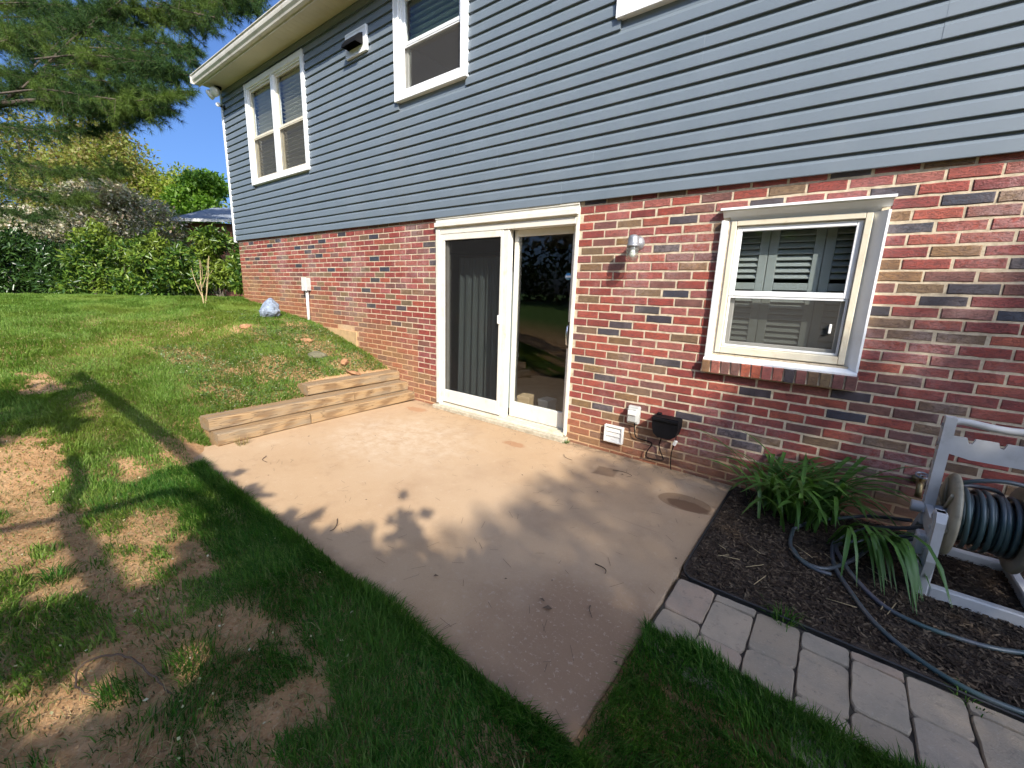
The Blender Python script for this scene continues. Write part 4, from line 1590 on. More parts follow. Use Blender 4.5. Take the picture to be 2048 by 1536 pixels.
mb.tube([(.44, 0, CZ), (.47, 0, CZ), (.47, -.12, CZ - .05)], .011, 8)
mb.tube([(.47, -.12, CZ - .05), (.53, -.12, CZ - .05)], .014, 8)
mb.build('crank', 'reel_plastic', t)
mb = MB()
mb.box(-.05, -.012, -.26, -.19, .19, .30, .008)
mb.build('inlet_block', 'reel_plastic', t)

hz_ = empty('garden_hose', (2.30, -.45, 0), 0, 'dark teal garden hose wound on the reel and looping over mulch', 'hose')
HR = .0105
O = np.array([2.30, -.45, 0])
coil = []
for layer, (rr, xa, xb) in enumerate(((.097, .095, .305), (.118, .305, .095), (.139, .11, .30))):
    turns = 8 if layer < 2 else 6
    for i in range(turns * 24):
        f = i / (turns * 24)
        an = 2 * math.pi * i / 24
        q_ = rr + .004 * math.sin(an * .37 + layer) + (.010 * max(0, math.sin(i * .031 + 1)) if layer == 2 else 0)
        coil.append((xa + (xb - xa) * f + .006 * math.sin(an * .5 + layer * 2) + (.02 * math.sin(i * .023) if layer == 2 else 0), q_ * math.cos(an), CZ + q_ * math.sin(an)))
MB().tube(coil, HR, 7).build('wound_coil', 'hose_rubber', hz_)
tail = [(.30, .139, CZ), (.26, .10, CZ + .13), (.16, .06, .50), (.09, .02, .495), (.13, -.02, .545), (.24, -.02, .575), (.36, 0, .56)]
MB().tube(smooth_path(tail), HR, 8).build('loose_end', 'hose_rubber', hz_)


def run(pts, z):
    P = [np.array((x, y, zz)) - O for (x, y), zz in zip(pts, z)]
    MB().tube(smooth_path(P, 7), HR, 9).build('loose_run', 'hose_rubber', hz_)


run([(2.33, -.46), (2.26, -.40), (2.13, -.29), (2.02, -.36), (1.965, -.47), (1.955, -.62), (1.972, -.78), (2.025, -.95), (2.10, -1.13), (2.184, -1.242), (2.29, -1.325), (2.40, -1.37), (2.55, -1.35), (2.75, -1.25), (3.1, -1.2)],
    [.26, .19, .09, .03, .02, .018, .016, .02, .018, .016, .016, .020, .016, .016, .016])
run([(2.33, -.47), (2.27, -.45), (2.16, -.37), (2.06, -.40), (1.985, -.49), (1.973, -.56), (1.99, -.69), (2.045, -.85), (2.15, -.985), (2.263, -1.035), (2.385, -1.035), (2.502, -1.01), (2.62, -.95), (2.9, -.8)],
    [.22, .15, .06, .024, .02, .02, .038, .036, .018, .016, .016, .016, .016, .016])
run([(1.76, -.49), (1.757, -.60), (1.765, -.70), (1.803, -.795), (1.872, -.845), (1.946, -.813), (2.026, -.697), (2.09, -.56), (2.13, -.45), (2.19, -.41), (2.27, -.44), (2.33, -.45)],
    [.03, .02, .018, .018, .018, .02, .034, .05, .07, .11, .17, .22])
run([(1.775, -.72), (1.83, -.83), (1.90, -.868), (1.955, -.862)], [.018, .016, .016, .016])
run([(1.76, -.49), (1.85, -.30), (1.98, -.16), (2.12, -.12), (2.28, -.30)], [.03, .03, .04, .09, .2])

# black plastic edging round the bed
mb = MB()
ep = [(1.338, -.05), (1.340, -.7), (1.342, -1.22), (1.352, -1.312), (1.378, -1.350), (1.43, -1.366), (1.7, -1.370), (2.1, -1.376), (2.6, -1.386), (3.4, -1.39)]
mb.tube(smooth_path([(x, y, .010) for x, y in ep]), .0055, 7)
P = smooth_path([(x, y, 0) for x, y in ep])
V, F = [], []
for i, p in enumerate(P):
    V += [(p[0], p[1], -.05), (p[0], p[1], .008)]
    if i:
        F.append((2 * i - 2, 2 * i, 2 * i + 1, 2 * i - 1))
mb.add(V, F)
tag(mb.build('garden_edging', 'edging_plastic'), 'thin black edging strip curving round the mulch bed', 'edging')

# ---------------------------------------------------------------- retaining timbers
rw = empty('retaining_wall', (-2.4, -1.1, 0), 0, 'stepped low retaining wall of brown landscape timbers beside the patio', 'retaining wall')
RO = np.array([-2.4, -1.1, 0])


def timber(xa, xb, ya, yb, z, w=.19, h=.11):
    """front top edge runs from (xa, ya) to (xb, yb); eased edges, slightly checked ends"""
    a, b = np.array([xa, ya, z]), np.array([xb, yb, z])
    d = (b - a) / np.linalg.norm(b - a)
    s = np.array([d[1], -d[0], 0])
    if s[0] > 0:
        s = -s
    c = .013
    prof = [(0, c), (0, h - c), (c, h), (w - c, h), (w, h - c), (w, c), (w - c, 0), (c, 0)]
    nseg = 8
    V, F = [], []
    for i in range(nseg + 1):
        p = a + (b - a) * i / nseg
        for (u, v) in prof:
            j = random.uniform(-.0022, .0022)
            V.append(p + s * (u + j) + np.array([0, 0, v + random.uniform(-.0018, .0018)]) - RO)
    n = len(prof)
    for i in range(nseg):
        for k in range(n):
            F.append((i * n + k, (i + 1) * n + k, (i + 1) * n + (k + 1) % n, i * n + (k + 1) % n))
    F += [tuple(range(n)), tuple(range(nseg * n, (nseg + 1) * n))[::-1]]
    MB().add(V, F).build('timber', 'timber', rw)


timber(-2.366, -2.320, -.006, -1.375, 0)
timber(-2.320, -2.272, -1.384, -2.215, 0)
timber(-2.492, -2.452, -.01, -.795, .11)
timber(-2.448, -2.390, -.803, -2.235, .111)
timber(-2.655, -2.615, -.012, -1.245, .221, .20)

# ---------------------------------------------------------------- rocks


def rock(name, loc, size, mat, label, cat, group=None, seed=0, flat=1.0, rz=0.0, tilt=0.0):
    r = np.random.default_rng(seed)
    import bmesh
    bm = bmesh.new()
    bmesh.ops.create_icosphere(bm, subdivisions=3, radius=1)
    dirs = r.normal(size=(9, 3))
    dirs /= np.linalg.norm(dirs, axis=1)[:, None]
    cut = r.uniform(.62, .9, 9)
    for v in bm.verts:
        p = np.array(v.co)
        for d, c in zip(dirs, cut):
            q = p @ d
            if q > c:
                p = p - d * (q - c) * .85
        p *= 1 + .05 * r.normal()
        v.co = Vector((p[0] * size[0], p[1] * size[1], p[2] * size[2]))
    me = bpy.data.meshes.new(name)
    bm.to_mesh(me)
    bm.free()
    me.materials.append(MATS[mat])
    o = link_mesh(name, me)
    o.location = loc
    o.rotation_euler = (tilt, 0, rz)
    return tag(o, label, cat, group)


gz = lambda x, y: float(ground_z(x, y))
rock('boulder', (-5.35, -.42, gz(-5.35, -.42) + .10), (.20, .15, .19), 'slate_rock', 'blue grey boulder with pale patches standing against the brick wall', 'rock', None, 5)
ROCKS = [(-4.72, -1.02, .10, .07, .035, 'red_rock', 'flat reddish stone lying in grass below the blue grey boulder'),
         (-3.98, -.55, .10, .06, .03, 'red_rock', 'flat red stone half buried in the soil near the conduit'),
         (-3.42, -.70, .13, .09, .05, 'dark_rock', 'dark mossy stone lodged in the slope above the timbers'),
         (-3.13, -.50, .11, .05, .05, 'red_rock', 'reddish split stone leaning beside the dark mossy stone'),
         (-2.86, -.55, .12, .08, .03, 'red_rock', 'low clay coloured stone just above the top timber')]
for i, (x, y, a, b, c, m, lab) in enumerate(ROCKS):
    rock('field_stone', (x, y, gz(x, y) + c * .45), (a, b, c), m, lab, 'stone', 'loose stones on the slope', 20 + i, rz=i * .8, tilt=.25)

# ---------------------------------------------------------------- bits on the patio and soil


def twig(pts, r, mat, label, z=.006):
    P = smooth_path([(x, y, z + random.uniform(0, .006)) for x, y in pts])
    tag(MB().tube(P, [r * (1 - .5 * i / len(P)) for i in range(len(P))], 5).build('twig', mat), label, 'twig', 'twigs dropped on the patio')


twig([(-.43, -2.198), (-.372, -2.235), (-.345, -2.27), (-.338, -2.298)], .0035, 'twig_bark', 'thin brown twig in the sunlit gap near the leaf shadow')
twig([(.972, -1.57), (1.02, -1.575), (1.043, -1.59), (1.048, -1.611)], .0035, 'twig_bark', 'hooked dark twig alone on the shaded middle of patio')
twig([(1.097, -1.865), (1.105, -1.89), (1.139, -1.928)], .003, 'twig_bark', 'short bent twig near the worn brown corner of patio')
twig([(.05, -.35), (.10, -.40), (.17, -.41)], .0025, 'twig_bark', 'tiny dry stem on the patio below the door step')
twig([(-1.75, -2.05), (-1.70, -2.10), (-1.62, -2.10)], .003, 'twig_bark', 'small curled twig at the patio edge near the timbers')
twig([(.52, -.36), (.60, -.34), (.68, -.37), (.66, -.42)], .0025, 'twig_bark', 'wispy dry stem beside the square stain')
t = leaves_mesh('leaf_litter', np.array([[.922, -1.971, .006], [.974, -1.988, .006], [.99, -1.96, .006], [.42, -2.16, .006], [1.317, -2.061, .008], [.60, -.40, .006], [-.9, -1.2, .005], [.75, -1.1, .005], [.2, -2.2, .005], [.9, -2.25, .006], [-.2, -.9, .005], [.5, -1.5, .005]]),
                rand_dirs(12) * np.array([1, 1, .15]), np.tile([0, 0, 1.0], (12, 1)), rng.uniform(.02, .045, 12), rng.uniform(.012, .03, 12), 'twig', .08) if False else None
n = 26
pos = np.stack([rng.uniform(-2.1, 1.3, n), rng.uniform(-2.4, -.1, n), np.full(n, .006)], 1)
pos[:5] = [[.922, -1.971, .006], [.974, -1.988, .006], [1.317, -2.061, .008], [.42, -2.16, .006], [.60, -.40, .006]]
MATS['litter'] = MATS['twig_bark']
ln = rng.uniform(.008, .022, n)
ln[:5] = [.03, .045, .04, .035, .03]
me = leaves_mesh('leaf_litter', pos, rand_dirs(n) * np.array([1, 1, .2]), np.tile([0, 0, 1.0], (n, 1)), ln, ln * .6, 'litter', .1)
tag(link_mesh('leaf_litter', me), kind='stuff')
n = 420
pos = np.stack([rng.uniform(-2.2, 1.3, n), rng.uniform(-2.42, -.03, n), np.full(n, .004)], 1)
near = rng.random(n) < .5
pos[near, 1] = -np.abs(rng.normal(0, .16, near.sum())) - .02
d = unit(rand_dirs(n) * np.array([1, 1, .03]))
sd = unit(np.cross(d, np.tile([0, 0, 1.0], (n, 1))))
tag(link_mesh('pine_litter', quads_mesh('pine_litter', pos, d, sd, rng.uniform(.03, .08, n), np.full(n, .0016), 'litter')), kind='stuff')
P = smooth_path([(.18, -3.16, -.02), (.06, -3.19, .02), (-.08, -3.23, .035), (-.16, -3.29, .03), (-.16, -3.345, .02), (-.08, -3.36, .012), (.0, -3.325, 0), (.03, -3.27, -.02)])
tag(MB().tube([q + np.array([random.uniform(-.004, .004), random.uniform(-.004, .004), 0]) for q in P], .0034, 6).build('bent_root', 'twig_bark'), 'thin dark root bent in a loop over the bare dirt', 'root')

# ---------------------------------------------------------------- grass
DIRT = [(-2.3, -3.35, .55, .22, 1), (-1.6, -3.35, .55, .25, 1), (-1.15, -3.25, .45, .22, 1), (-1.15, -2.95, .28, .16, .9), (-.75, -2.88, .30, .12, 1), (-.75, -3.12, .38, .12, .9), (-.35, -3.05, .22, .10, .7),
        (-.1, -3.26, .30, .14, 1), (.08, -3.36, .28, .12, 1), (.35, -3.28, .22, .08, .8), (.54, -2.95, .11, .12, 1), (.05, -2.90, .16, .07, .9), (.28, -2.80, .15, .05, .8),
        (-3.85, -3.05, .35, .12, .9), (-2.25, -2.5, .30, .13, .65), (-2.1, -2.82, .28, .11, .85), (-2.55, -3.35, .3, .12, .8), (.55, -3.12, .2, .1, .7), (.75, -3.1, .12, .08, .6), (-3.3, -2.85, .3, .1, .6),
        (-4.3, -1.9, .40, .22, .6), (-3.4, -1.3, .45, .28, .6), (-3.9, -.5, .6, .32, .75), (-3.0, -.4, .4, .3, .75), (-4.9, -.3, .5, .2, .6), (-3.0, -1.0, .3, .2, .6), (-3.7, -1.7, .3, .15, .55), (-4.6, -1.0, .4, .2, .5), (-5.4, -1.6, .5, .2, .4), (-3.1, -1.9, .25, .15, .5)]


def cover(x, y):
    """how thickly grass grows, 0 bare to 1 dense"""
    d = np.ones_like(x)
    wob = (vnoise(x, y, 6, 11) - .5) * .9 + (vnoise(x, y, 17, 12) - .5) * .8
    for cx, cy_, rx, ry, s in DIRT:
        rx, ry, s = rx * .93, ry * .93, s * .96
        r = np.sqrt(((x - cx) / rx) ** 2 + ((y - cy_) / ry) ** 2) + wob
        d = np.minimum(d, 1 - s * (1 - ss(.65, 1.25, r)))
    d *= .78 + .22 * ss(.3, .5, vnoise(x, y, 2.2, 13))
    return d


def on_soil(x, y):
    patio = (x > PX0 - .01) & (x < PX1 + .012) & (y > PY0 + .0) & (y < .1)
    bedp = (x > PX1 - .01) & (y > -1.79 - .06 * vnoise(x, y, 4, 9) - (x - 1.35) * .05)
    tim = (x > -2.68) & (x < -2.26) & (y > -2.24)
    tim2 = (x > -2.87) & (x < -2.6) & (y > -1.25)
    house_ = (x > -7.45) & (y > -.02)
    return ~(patio | bedp | tim | tim2 | house_)


def scatter(x0, x1, y0, y1, dens):
    n = int((x1 - x0) * (y1 - y0) * dens)
    x = rng.uniform(x0, x1, n)
    y = rng.uniform(y0, y1, n)
    k = on_soil(x, y)
    x, y = x[k], y[k]
    z = ground_z(x, y)
    z = np.where((x > 1.3) & (y > -2.05), np.maximum(z, -.008), z)
    P = np.stack([x, y, z], 1)
    k = in_frame(P + np.array([0, 0, .03]), 90)
    return P[k]


def grow(name, P, mat, hmin, hmax, w, leanmax, keep=1.0, seed=1):
    x, y = P[:, 0], P[:, 1]
    c = cover(x, y)
    k = rng.random(len(P)) < c * keep
    P, c = P[k], c[k]
    n = len(P)
    ang = rng.uniform(0, 2 * math.pi, n) * .55 + 6.28 * vnoise(P[:, 0], P[:, 1], 3.1, seed)
    d = np.stack([np.cos(ang), np.sin(ang), np.zeros(n)], 1)
    tuft = .65 + .7 * vnoise(P[:, 0], P[:, 1], 7, seed + 5)
    h = rng.uniform(hmin, hmax, n) * tuft * (.5 + .5 * c)
    me = blades_mesh(name, P - np.array([0, 0, .004]), h, np.full(n, w) * rng.uniform(.7, 1.25, n), d, rng.uniform(.15, leanmax, n), mat)
    return me


# near, lush and dark, round the slab
P = scatter(-2.0, 3.0, -4.1, -1.75, 26000)
edge_d = np.where(P[:, 0] < PX1, np.abs(P[:, 1] - PY0), 0)
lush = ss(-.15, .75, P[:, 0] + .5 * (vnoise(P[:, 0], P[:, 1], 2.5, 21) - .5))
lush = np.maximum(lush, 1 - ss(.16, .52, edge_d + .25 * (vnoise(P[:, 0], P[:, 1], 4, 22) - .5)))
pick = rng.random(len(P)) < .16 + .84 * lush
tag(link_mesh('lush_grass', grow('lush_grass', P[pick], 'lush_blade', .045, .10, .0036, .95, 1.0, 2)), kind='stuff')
# edge fringe leaning over the slab
m = 14000
x = rng.uniform(-2.0, 1.42, m)
x2 = rng.uniform(1.33, 2.7, 6000)
P = np.concatenate([np.stack([x, PY0 - np.abs(rng.normal(0, .03, m)) - .002, np.zeros(m) - .015], 1),
                    np.stack([x2, -1.80 - .05 * (x2 - 1.35) - np.abs(rng.normal(0, .05, 6000)), np.full(6000, -.015)], 1)])
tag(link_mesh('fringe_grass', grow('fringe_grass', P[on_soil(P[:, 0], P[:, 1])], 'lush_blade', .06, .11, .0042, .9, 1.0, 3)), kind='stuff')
# the sunlit lawn climbing to the hedge
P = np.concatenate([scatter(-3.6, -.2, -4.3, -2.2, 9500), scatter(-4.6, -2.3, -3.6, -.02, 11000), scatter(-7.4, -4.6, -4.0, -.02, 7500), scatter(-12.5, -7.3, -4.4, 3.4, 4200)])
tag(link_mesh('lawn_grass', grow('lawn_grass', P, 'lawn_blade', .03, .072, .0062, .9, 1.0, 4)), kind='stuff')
# dry straw mixed in
P = np.concatenate([scatter(-3.4, 1.0, -3.9, -2.44, 5000), scatter(-4.6, -2.3, -3.0, -.02, 4200), scatter(-7.2, -4.6, -3, -.02, 700)])
m_ = len(P)
ang = rng.uniform(0, 6.28, m_)
d = np.stack([np.cos(ang), np.sin(ang), np.zeros(m_)], 1)
k = rng.random(m_) < .5
me = blades_mesh('straw', (P + np.array([0, 0, .002]))[k], rng.uniform(.03, .095, k.sum()), rng.uniform(.0012, .0026, k.sum()), d[k], rng.uniform(1.15, 1.62, k.sum()), 'straw_blade')
tag(link_mesh('straw', me), kind='stuff')
# weeds and fallen petals on the slope above the timbers
P = np.concatenate([scatter(-4.6, -2.5, -2.1, -.03, 1500), scatter(-6.0, -4.0, -.9, -.03, 700)])
n = len(P)
tag(link_mesh('ground_weeds', leaves_mesh('ground_weeds', P + np.array([0, 0, .012]) + rng.uniform(0, .02, (n, 1)) * np.array([[0, 0, 1]]), rand_dirs(n) * np.array([1, 1, .35]), unit(rng.normal(0, .35, (n, 3)) + np.array([0, 0, 1])), rng.uniform(.015, .04, n), rng.uniform(.012, .028, n), 'weed_leaf', .05)), kind='stuff')
P = np.concatenate([scatter(-4.4, -2.6, -2.1, -.1, 330), scatter(-6.0, -3.5, -3.2, -.1, 70), scatter(-3, .6, -3.6, -2.5, 40)])
n = len(P)
tag(link_mesh('fallen_petals', leaves_mesh('fallen_petals', P + np.array([0, 0, .03]), rand_dirs(n) * np.array([1, 1, .3]), unit(rng.normal(0, .3, (n, 3)) + np.array([0, 0, 1])), rng.uniform(.008, .018, n), rng.uniform(.007, .013, n), 'petal', .05)), kind='stuff')
# soil crumbs
P = np.concatenate([scatter(-2.8, 1.0, -3.8, -2.46, 1800), scatter(-4.5, -2.6, -1.3, -.02, 900)])
n = len(P)
tag(link_mesh('soil_crumbs', leaves_mesh('soil_crumbs', P + np.array([0, 0, .004]), rand_dirs(n), rand_dirs(n), rng.uniform(.004, .017, n), rng.uniform(.004, .013, n), 'soil', .35)), kind='stuff')

# mulch chips
n = 20000
x = rng.uniform(1.36, 3.0, n)
y = rng.uniform(-1.345, -.01, n)
d = rand_dirs(n) * np.array([1, 1, .22])
d = unit(d)
s = unit(np.cross(d, unit(rng.normal(0, .4, (n, 3)) + np.array([0, 0, 1]))))
me = quads_mesh('mulch', np.stack([x, y, rng.uniform(.004, .016, n)], 1), d, s, rng.uniform(.008, .032, n), rng.uniform(.003, .009, n), 'mulch_chip')
tag(link_mesh('mulch', me), kind='stuff')
tw = MB()
for k in range(14):
    a = np.array([rng.uniform(1.4, 2.2), rng.uniform(-1.3, -.7), .018])
    an = rng.uniform(0, 3.1)
    tw.tube([a, a + np.array([math.cos(an), math.sin(an), .05]) * rng.uniform(.05, .13)], .0022, 4)
tag(tw.build('dry_sticks', 'pale_stem'), kind='stuff')


# weeds and single grass tufts (countable plants)
def tuft(x, y, n, h, mat, label, cat='weed', name='grass_tuft', spread=.05, w=.004, group=None):
    b = np.stack([rng.normal(x, spread * .5, n), rng.normal(y, spread * .5, n), np.full(n, max(gz(x, y), 0 if x > 1.34 or (PX0 < x < PX1 and y > PY0) else -1) - .004)], 1)
    a = np.arctan2(b[:, 1] - y, b[:, 0] - x) + rng.normal(0, .7, n)
    d = np.stack([np.cos(a), np.sin(a), np.zeros(n)], 1)
    me = blades_mesh(name, b, rng.uniform(h * .5, h, n), np.full(n, w), d, rng.uniform(.2, .95, n), mat)
    return tag(link_mesh(name, me), label, cat, group)


tuft(1.80, -1.385, 60, .10, 'lush_blade', 'small green grass tuft growing between the edging and pavers')
tuft(-2.20, -2.06, 46, .11, 'straw_blade', 'dry yellow green weed at the end of the lowest timber')
tuft(-.10, -.055, 40, .05, 'weed_leaf', 'tiny green weed in the joint where door step meets brick', w=.009, spread=.03)
tuft(-.95, -3.32, 130, .12, 'lush_blade', 'separate clump of long grass alone on the sunlit bare dirt', 'grass clump', spread=.055)
tuft(2.36, -1.40, 30, .05, 'lush_blade', 'wisp of grass where the hose crosses onto the pavers')
tuft(1.30, -2.66, 14, .17, 'straw_blade', 'pale dry grass stalks sticking up by the tip of patio', w=.0035)
tuft(-2.66, -.42, 60, .07, 'weed_leaf', 'leafy weed between the top timber and the brick wall', w=.012)

# daylily clumps: every strap leaf its own part
LILY_COUNT = 0


def strap_leaf(parent, base, az, length, lift, droop, w):
    pts = []
    for i in range(8):
        t = i / 7
        r = length * (lift * t + (1 - lift) * t * t) * .75
        z = length * (t * (1.30 - droop * t * t * 1.1)) * .80
        pts.append((r, max(z, .012)))
    V, F = [], []
    ca, sa = math.cos(az), math.sin(az)
    tw = random.uniform(-.5, .5)
    for i, (r, z) in enumerate(pts):
        t = i / 7
        ww = w * (.55 + .9 * t * (1.25 - t)) * (1 if i < 7 else .06)
        for s, up in ((-1, .35), (0, 0), (1, .35)):
            px, py = r, s * ww * .5
            V.append((base[0] + ca * px - sa * py, base[1] + sa * px + ca * py, base[2] + z + up * ww * .5 + tw * s * ww * .3 * t))
    for i in range(7):
        for k in range(2):
            F.append((i * 3 + k, i * 3 + k + 1, (i + 1) * 3 + k + 1, (i + 1) * 3 + k))
    MB().add(V, F, True).build('leaf', 'lily_leaf', parent)


def daylily(x, y, n, size, label, az0=None, spread=3.2, flat=False, rad=.07):
    t = empty('daylily', (x, y, 0), 0, label, 'plant')
    for k in range(n):
        az = random.uniform(0, 6.283) if az0 is None else az0 + random.gauss(0, spread)
        b = (random.gauss(0, rad), random.gauss(0, rad * .7), .0)
        ln = size * random.uniform(.6, 1.05)
        if flat:
            strap_leaf(t, b, az, ln, random.uniform(.75, 1.0), random.uniform(1.0, 1.22), random.uniform(.016, .024))
        else:
            strap_leaf(t, b, az, ln, abs(random.gauss(0, .16)) + .03, random.uniform(.2, 1.0), random.uniform(.020, .030))


daylily(1.62, -.26, 56, .60, 'bushy daylily clump with arching leaves nearest the patio corner')
daylily(1.85, -.19, 52, .62, 'upright daylily clump against brick behind the looping hose', rad=.06)
daylily(1.75, -.38, 36, .50, 'low daylily clump in front of the two taller ones', rad=.08)
daylily(2.02, -.50, 26, .66, 'flattened daylily with long leaves lying toward the reel foot', az0=-.95, spread=.34, flat=True, rad=.05)

# ---------------------------------------------------------------- trees, hedge, neighbours


def limb_tube(mb, pts, r0, r1, n=7):
    P = smooth_path(pts, 5)
    mb.tube(P, [r0 + (r1 - r0) * i / (len(P) - 1) for i in range(len(P))], n)
    return P


def crown_leaves(name, blobs, n, size, mat, parent, droop=0.2, aspect=.55, shell=.55):
    """leaves spread through lumpy blobs, thicker toward the outside of each"""
    blobs = np.array(blobs, float)
    vol = blobs[:, 3] * blobs[:, 4] * blobs[:, 5]
    idx = rng.choice(len(blobs), n, p=vol ** .8 / (vol ** .8).sum())
    d = rand_dirs(n)
    r = rng.uniform(shell ** 3, 1.0, n) ** (1 / 3)
    wob = 1 + .22 * np.sin(d[:, 0] * 7 + idx) * np.cos(d[:, 1] * 6 + 2 * idx) + rng.normal(0, .07, n)
    P = blobs[idx, :3] + d * (r * wob)[:, None] * blobs[idx, 3:6]
    dr = unit(d * .6 + rand_dirs(n) + np.array([0, 0, -droop]))
    nr = unit(rand_dirs(n) * .8 + d * .5 + np.array([0, 0, .6]))
    ln = rng.uniform(.65, 1.25, n) * size
    return link_mesh(name, leaves_mesh(name, P, dr, nr, ln, ln * aspect, mat, .08), parent=parent)


def broad_tree(name, x, y, h, cr, mat, label, n=6000, leaf=.12, trunk_r=.12, bark='grey_bark', base_frac=.35, lumps=11, group=None, squash=.8, cat='tree', seed=1):
    r = random.Random(seed)
    z0 = gz(x, y) - .1
    t = empty(name, (x, y, z0), 0, label, cat, group)
    mb = MB()
    limb_tube(mb, [(0, 0, 0), (.05 * cr, .03 * cr, h * .3), (0, .04 * cr, h * .6), (.03, 0, h * .85)], trunk_r, trunk_r * .25, 8)
    mb.build('trunk', bark, t)
    blobs = []
    lm = MB()
    for k in range(lumps):
        a = r.uniform(0, 6.283)
        f = r.uniform(base_frac, .93)
        taper = math.sin(min(1, (1.02 - f) / (1 - base_frac) * 1.35) * math.pi / 2)
        rr = cr * taper * r.uniform(.35, .8)
        c = (rr * math.cos(a), rr * math.sin(a), h * f)
        s = cr * r.uniform(.30, .52)
        blobs.append((*c, s, s, s * squash))
        limb_tube(lm, [(0, 0, h * f * .55), (c[0] * .5, c[1] * .5, h * f * .82), c], trunk_r * .35, trunk_r * .08, 5)
    lm.build('branches', bark, t)
    crown_leaves('crown', blobs, n, leaf, mat, t)
    return t


# pine whose boughs hang into the upper left; its trunk stands beyond the frame
pine = empty('pine_tree', (-10.4, -6.6, gz(-10.4, -6.6)), 0, 'large pine reaching its long needled boughs in from the side', 'pine tree')
PO = np.array([-10.4, -6.6, gz(-10.4, -6.6)])
mb = MB()
limb_tube(mb, [(0, 0, -.2), (.1, .1, 3), (0, .2, 7), (.1, .1, 11)], .26, .10, 12)
mb.build('trunk', 'bark', pine)
BOUGHS = [[(-160, 300, 8.6), (-60, 240, 8.3), (0, 208, 8.0), (60, 165, 7.8), (130, 150, 7.5), (220, 165, 7.3), (300, 180, 7.2), (385, 188, 7.1)],
          [(0, 208, 8.0), (90, 200, 7.7), (180, 212, 7.5), (270, 222, 7.4), (345, 212, 7.3)],
          [(60, 165, 7.8), (89, 137, 7.8), (154, 72, 7.8), (200, 35, 7.8), (250, -5, 7.7), (300, -50, 7.6)],
          [(89, 137, 7.8), (190, 128, 7.5), (290, 138, 7.3), (375, 150, 7.1)],
          [(-140, 140, 8.8), (-40, 90, 8.6), (24, 73, 8.5), (85, 61, 8.3), (170, 52, 8.0)],
          [(-140, 60, 9.0), (-30, 20, 8.8), (80, 12, 8.6), (180, 25, 8.3), (290, 26, 8.0), (420, 12, 7.8), (520, 2, 7.7)],
          [(-140, -40, 9.2), (80, -45, 9.0), (260, -45, 8.6), (420, -30, 8.2), (545, -20, 7.9)],
          [(154, 72, 7.8), (240, 75, 7.6), (330, 88, 7.4), (395, 98, 7.3)],
          [(290, 26, 8.0), (360, 45, 7.7), (430, 60, 7.6)],
          [(-120, 260, 8.6), (-20, 252, 8.3), (90, 262, 8.0), (180, 258, 7.8), (265, 240, 7.7)],
          [(-120, 330, 8.9), (-20, 310, 8.7), (60, 330, 8.5), (130, 345, 8.4), (205, 345, 8.2), (240, 332, 8.1)],
          [(-120, 370, 9.0), (0, 372, 8.8), (70, 392, 8.6), (130, 398, 8.5), (170, 392, 8.4)],
          [(-120, 410, 9.0), (0, 420, 8.9), (60, 436, 8.8), (110, 430, 8.7)],
          [(-130, 10, 9.4), (-20, 45, 9.2), (90, 100, 9.0), (210, 105, 8.7), (300, 110, 8.5)],
          [(-120, 160, 9.2), (0, 150, 9.0), (100, 180, 8.8), (220, 195, 8.4), (320, 202, 8.1)]]
DENS = [1.3, 1.1, 1.0, 1.2, 1.0, 1.1, 1.2, 1.0, .9, .9, .9, .8, .7, 1.0, 1.2]
for B, dn in list(zip(BOUGHS, DENS)):
    for q in range(2 if B[1][1] < 235 else 0):
        du, dv, dd_ = random.uniform(-28, 18), random.uniform(-26, 24), random.uniform(-.5, .6)
        BOUGHS.append([(u + du, v + dv, w + dd_) for u, v, w in B])
        DENS.append(dn * .8)
tp, td = [], []
for B, dn in zip(BOUGHS, DENS):
    pts = [far_spot(q[0], q[1], q[2] * 1.27) - PO for q in B]
    mb = MB()
    P = limb_tube(mb, pts, .05 if dn > 1 else .022, .006, 6)
    mb_tw = mb
    P = np.array(P)
    seg = np.linalg.norm(np.diff(P, axis=0), axis=1).sum()
    nt_ = int(seg * 33 * dn)
    for k in range(nt_):
        f = (k + random.random()) / nt_
        if f < .22:
            continue
        i = min(int(f * (len(P) - 1)), len(P) - 2)
        b = P[i]
        along = P[i + 1] - P[i]
        along /= np.linalg.norm(along) + 1e-9
        dirv = along * random.uniform(.3, 1.0) + np.array([random.gauss(0, .6), random.gauss(0, .6), random.gauss(.02, .38)])
        dirv /= np.linalg.norm(dirv)
        ln = random.uniform(.2, .62) * (1.1 - .5 * f)
        tip = b + dirv * ln + np.array([0, 0, -.06 * ln])
        mb_tw.tube([b, (b + tip) / 2 + np.array([0, 0, .02]), tip], [.006, .004, .003], 3, False)
        for s in np.linspace(.35, 1.0, 4):
            tp.append(b + (tip - b) * s)
            td.append(dirv)
    mb.build('branch', 'bark', pine)
tp, td = np.array(tp), np.array(td)
per = 22
n = len(tp) * per
pp = np.repeat(tp, per, 0)
dd = unit(np.repeat(td, per, 0) * .75 + rand_dirs(n) * .8 + np.array([0, 0, -.12]))
ln = rng.uniform(.10, .19, n)
sd = unit(np.cross(dd, rand_dirs(n)))
V = np.stack([pp - sd * .0032, pp + sd * .0032, pp + dd * ln[:, None] + np.array([0, 0, -.006])], 1).reshape(-1, 3)
me = raw_mesh('needles', V, np.arange(n * 3), np.arange(n) * 3, np.full(n, 3), 'pine_needle')
tag(link_mesh('needles', me, parent=pine), kind='stuff')


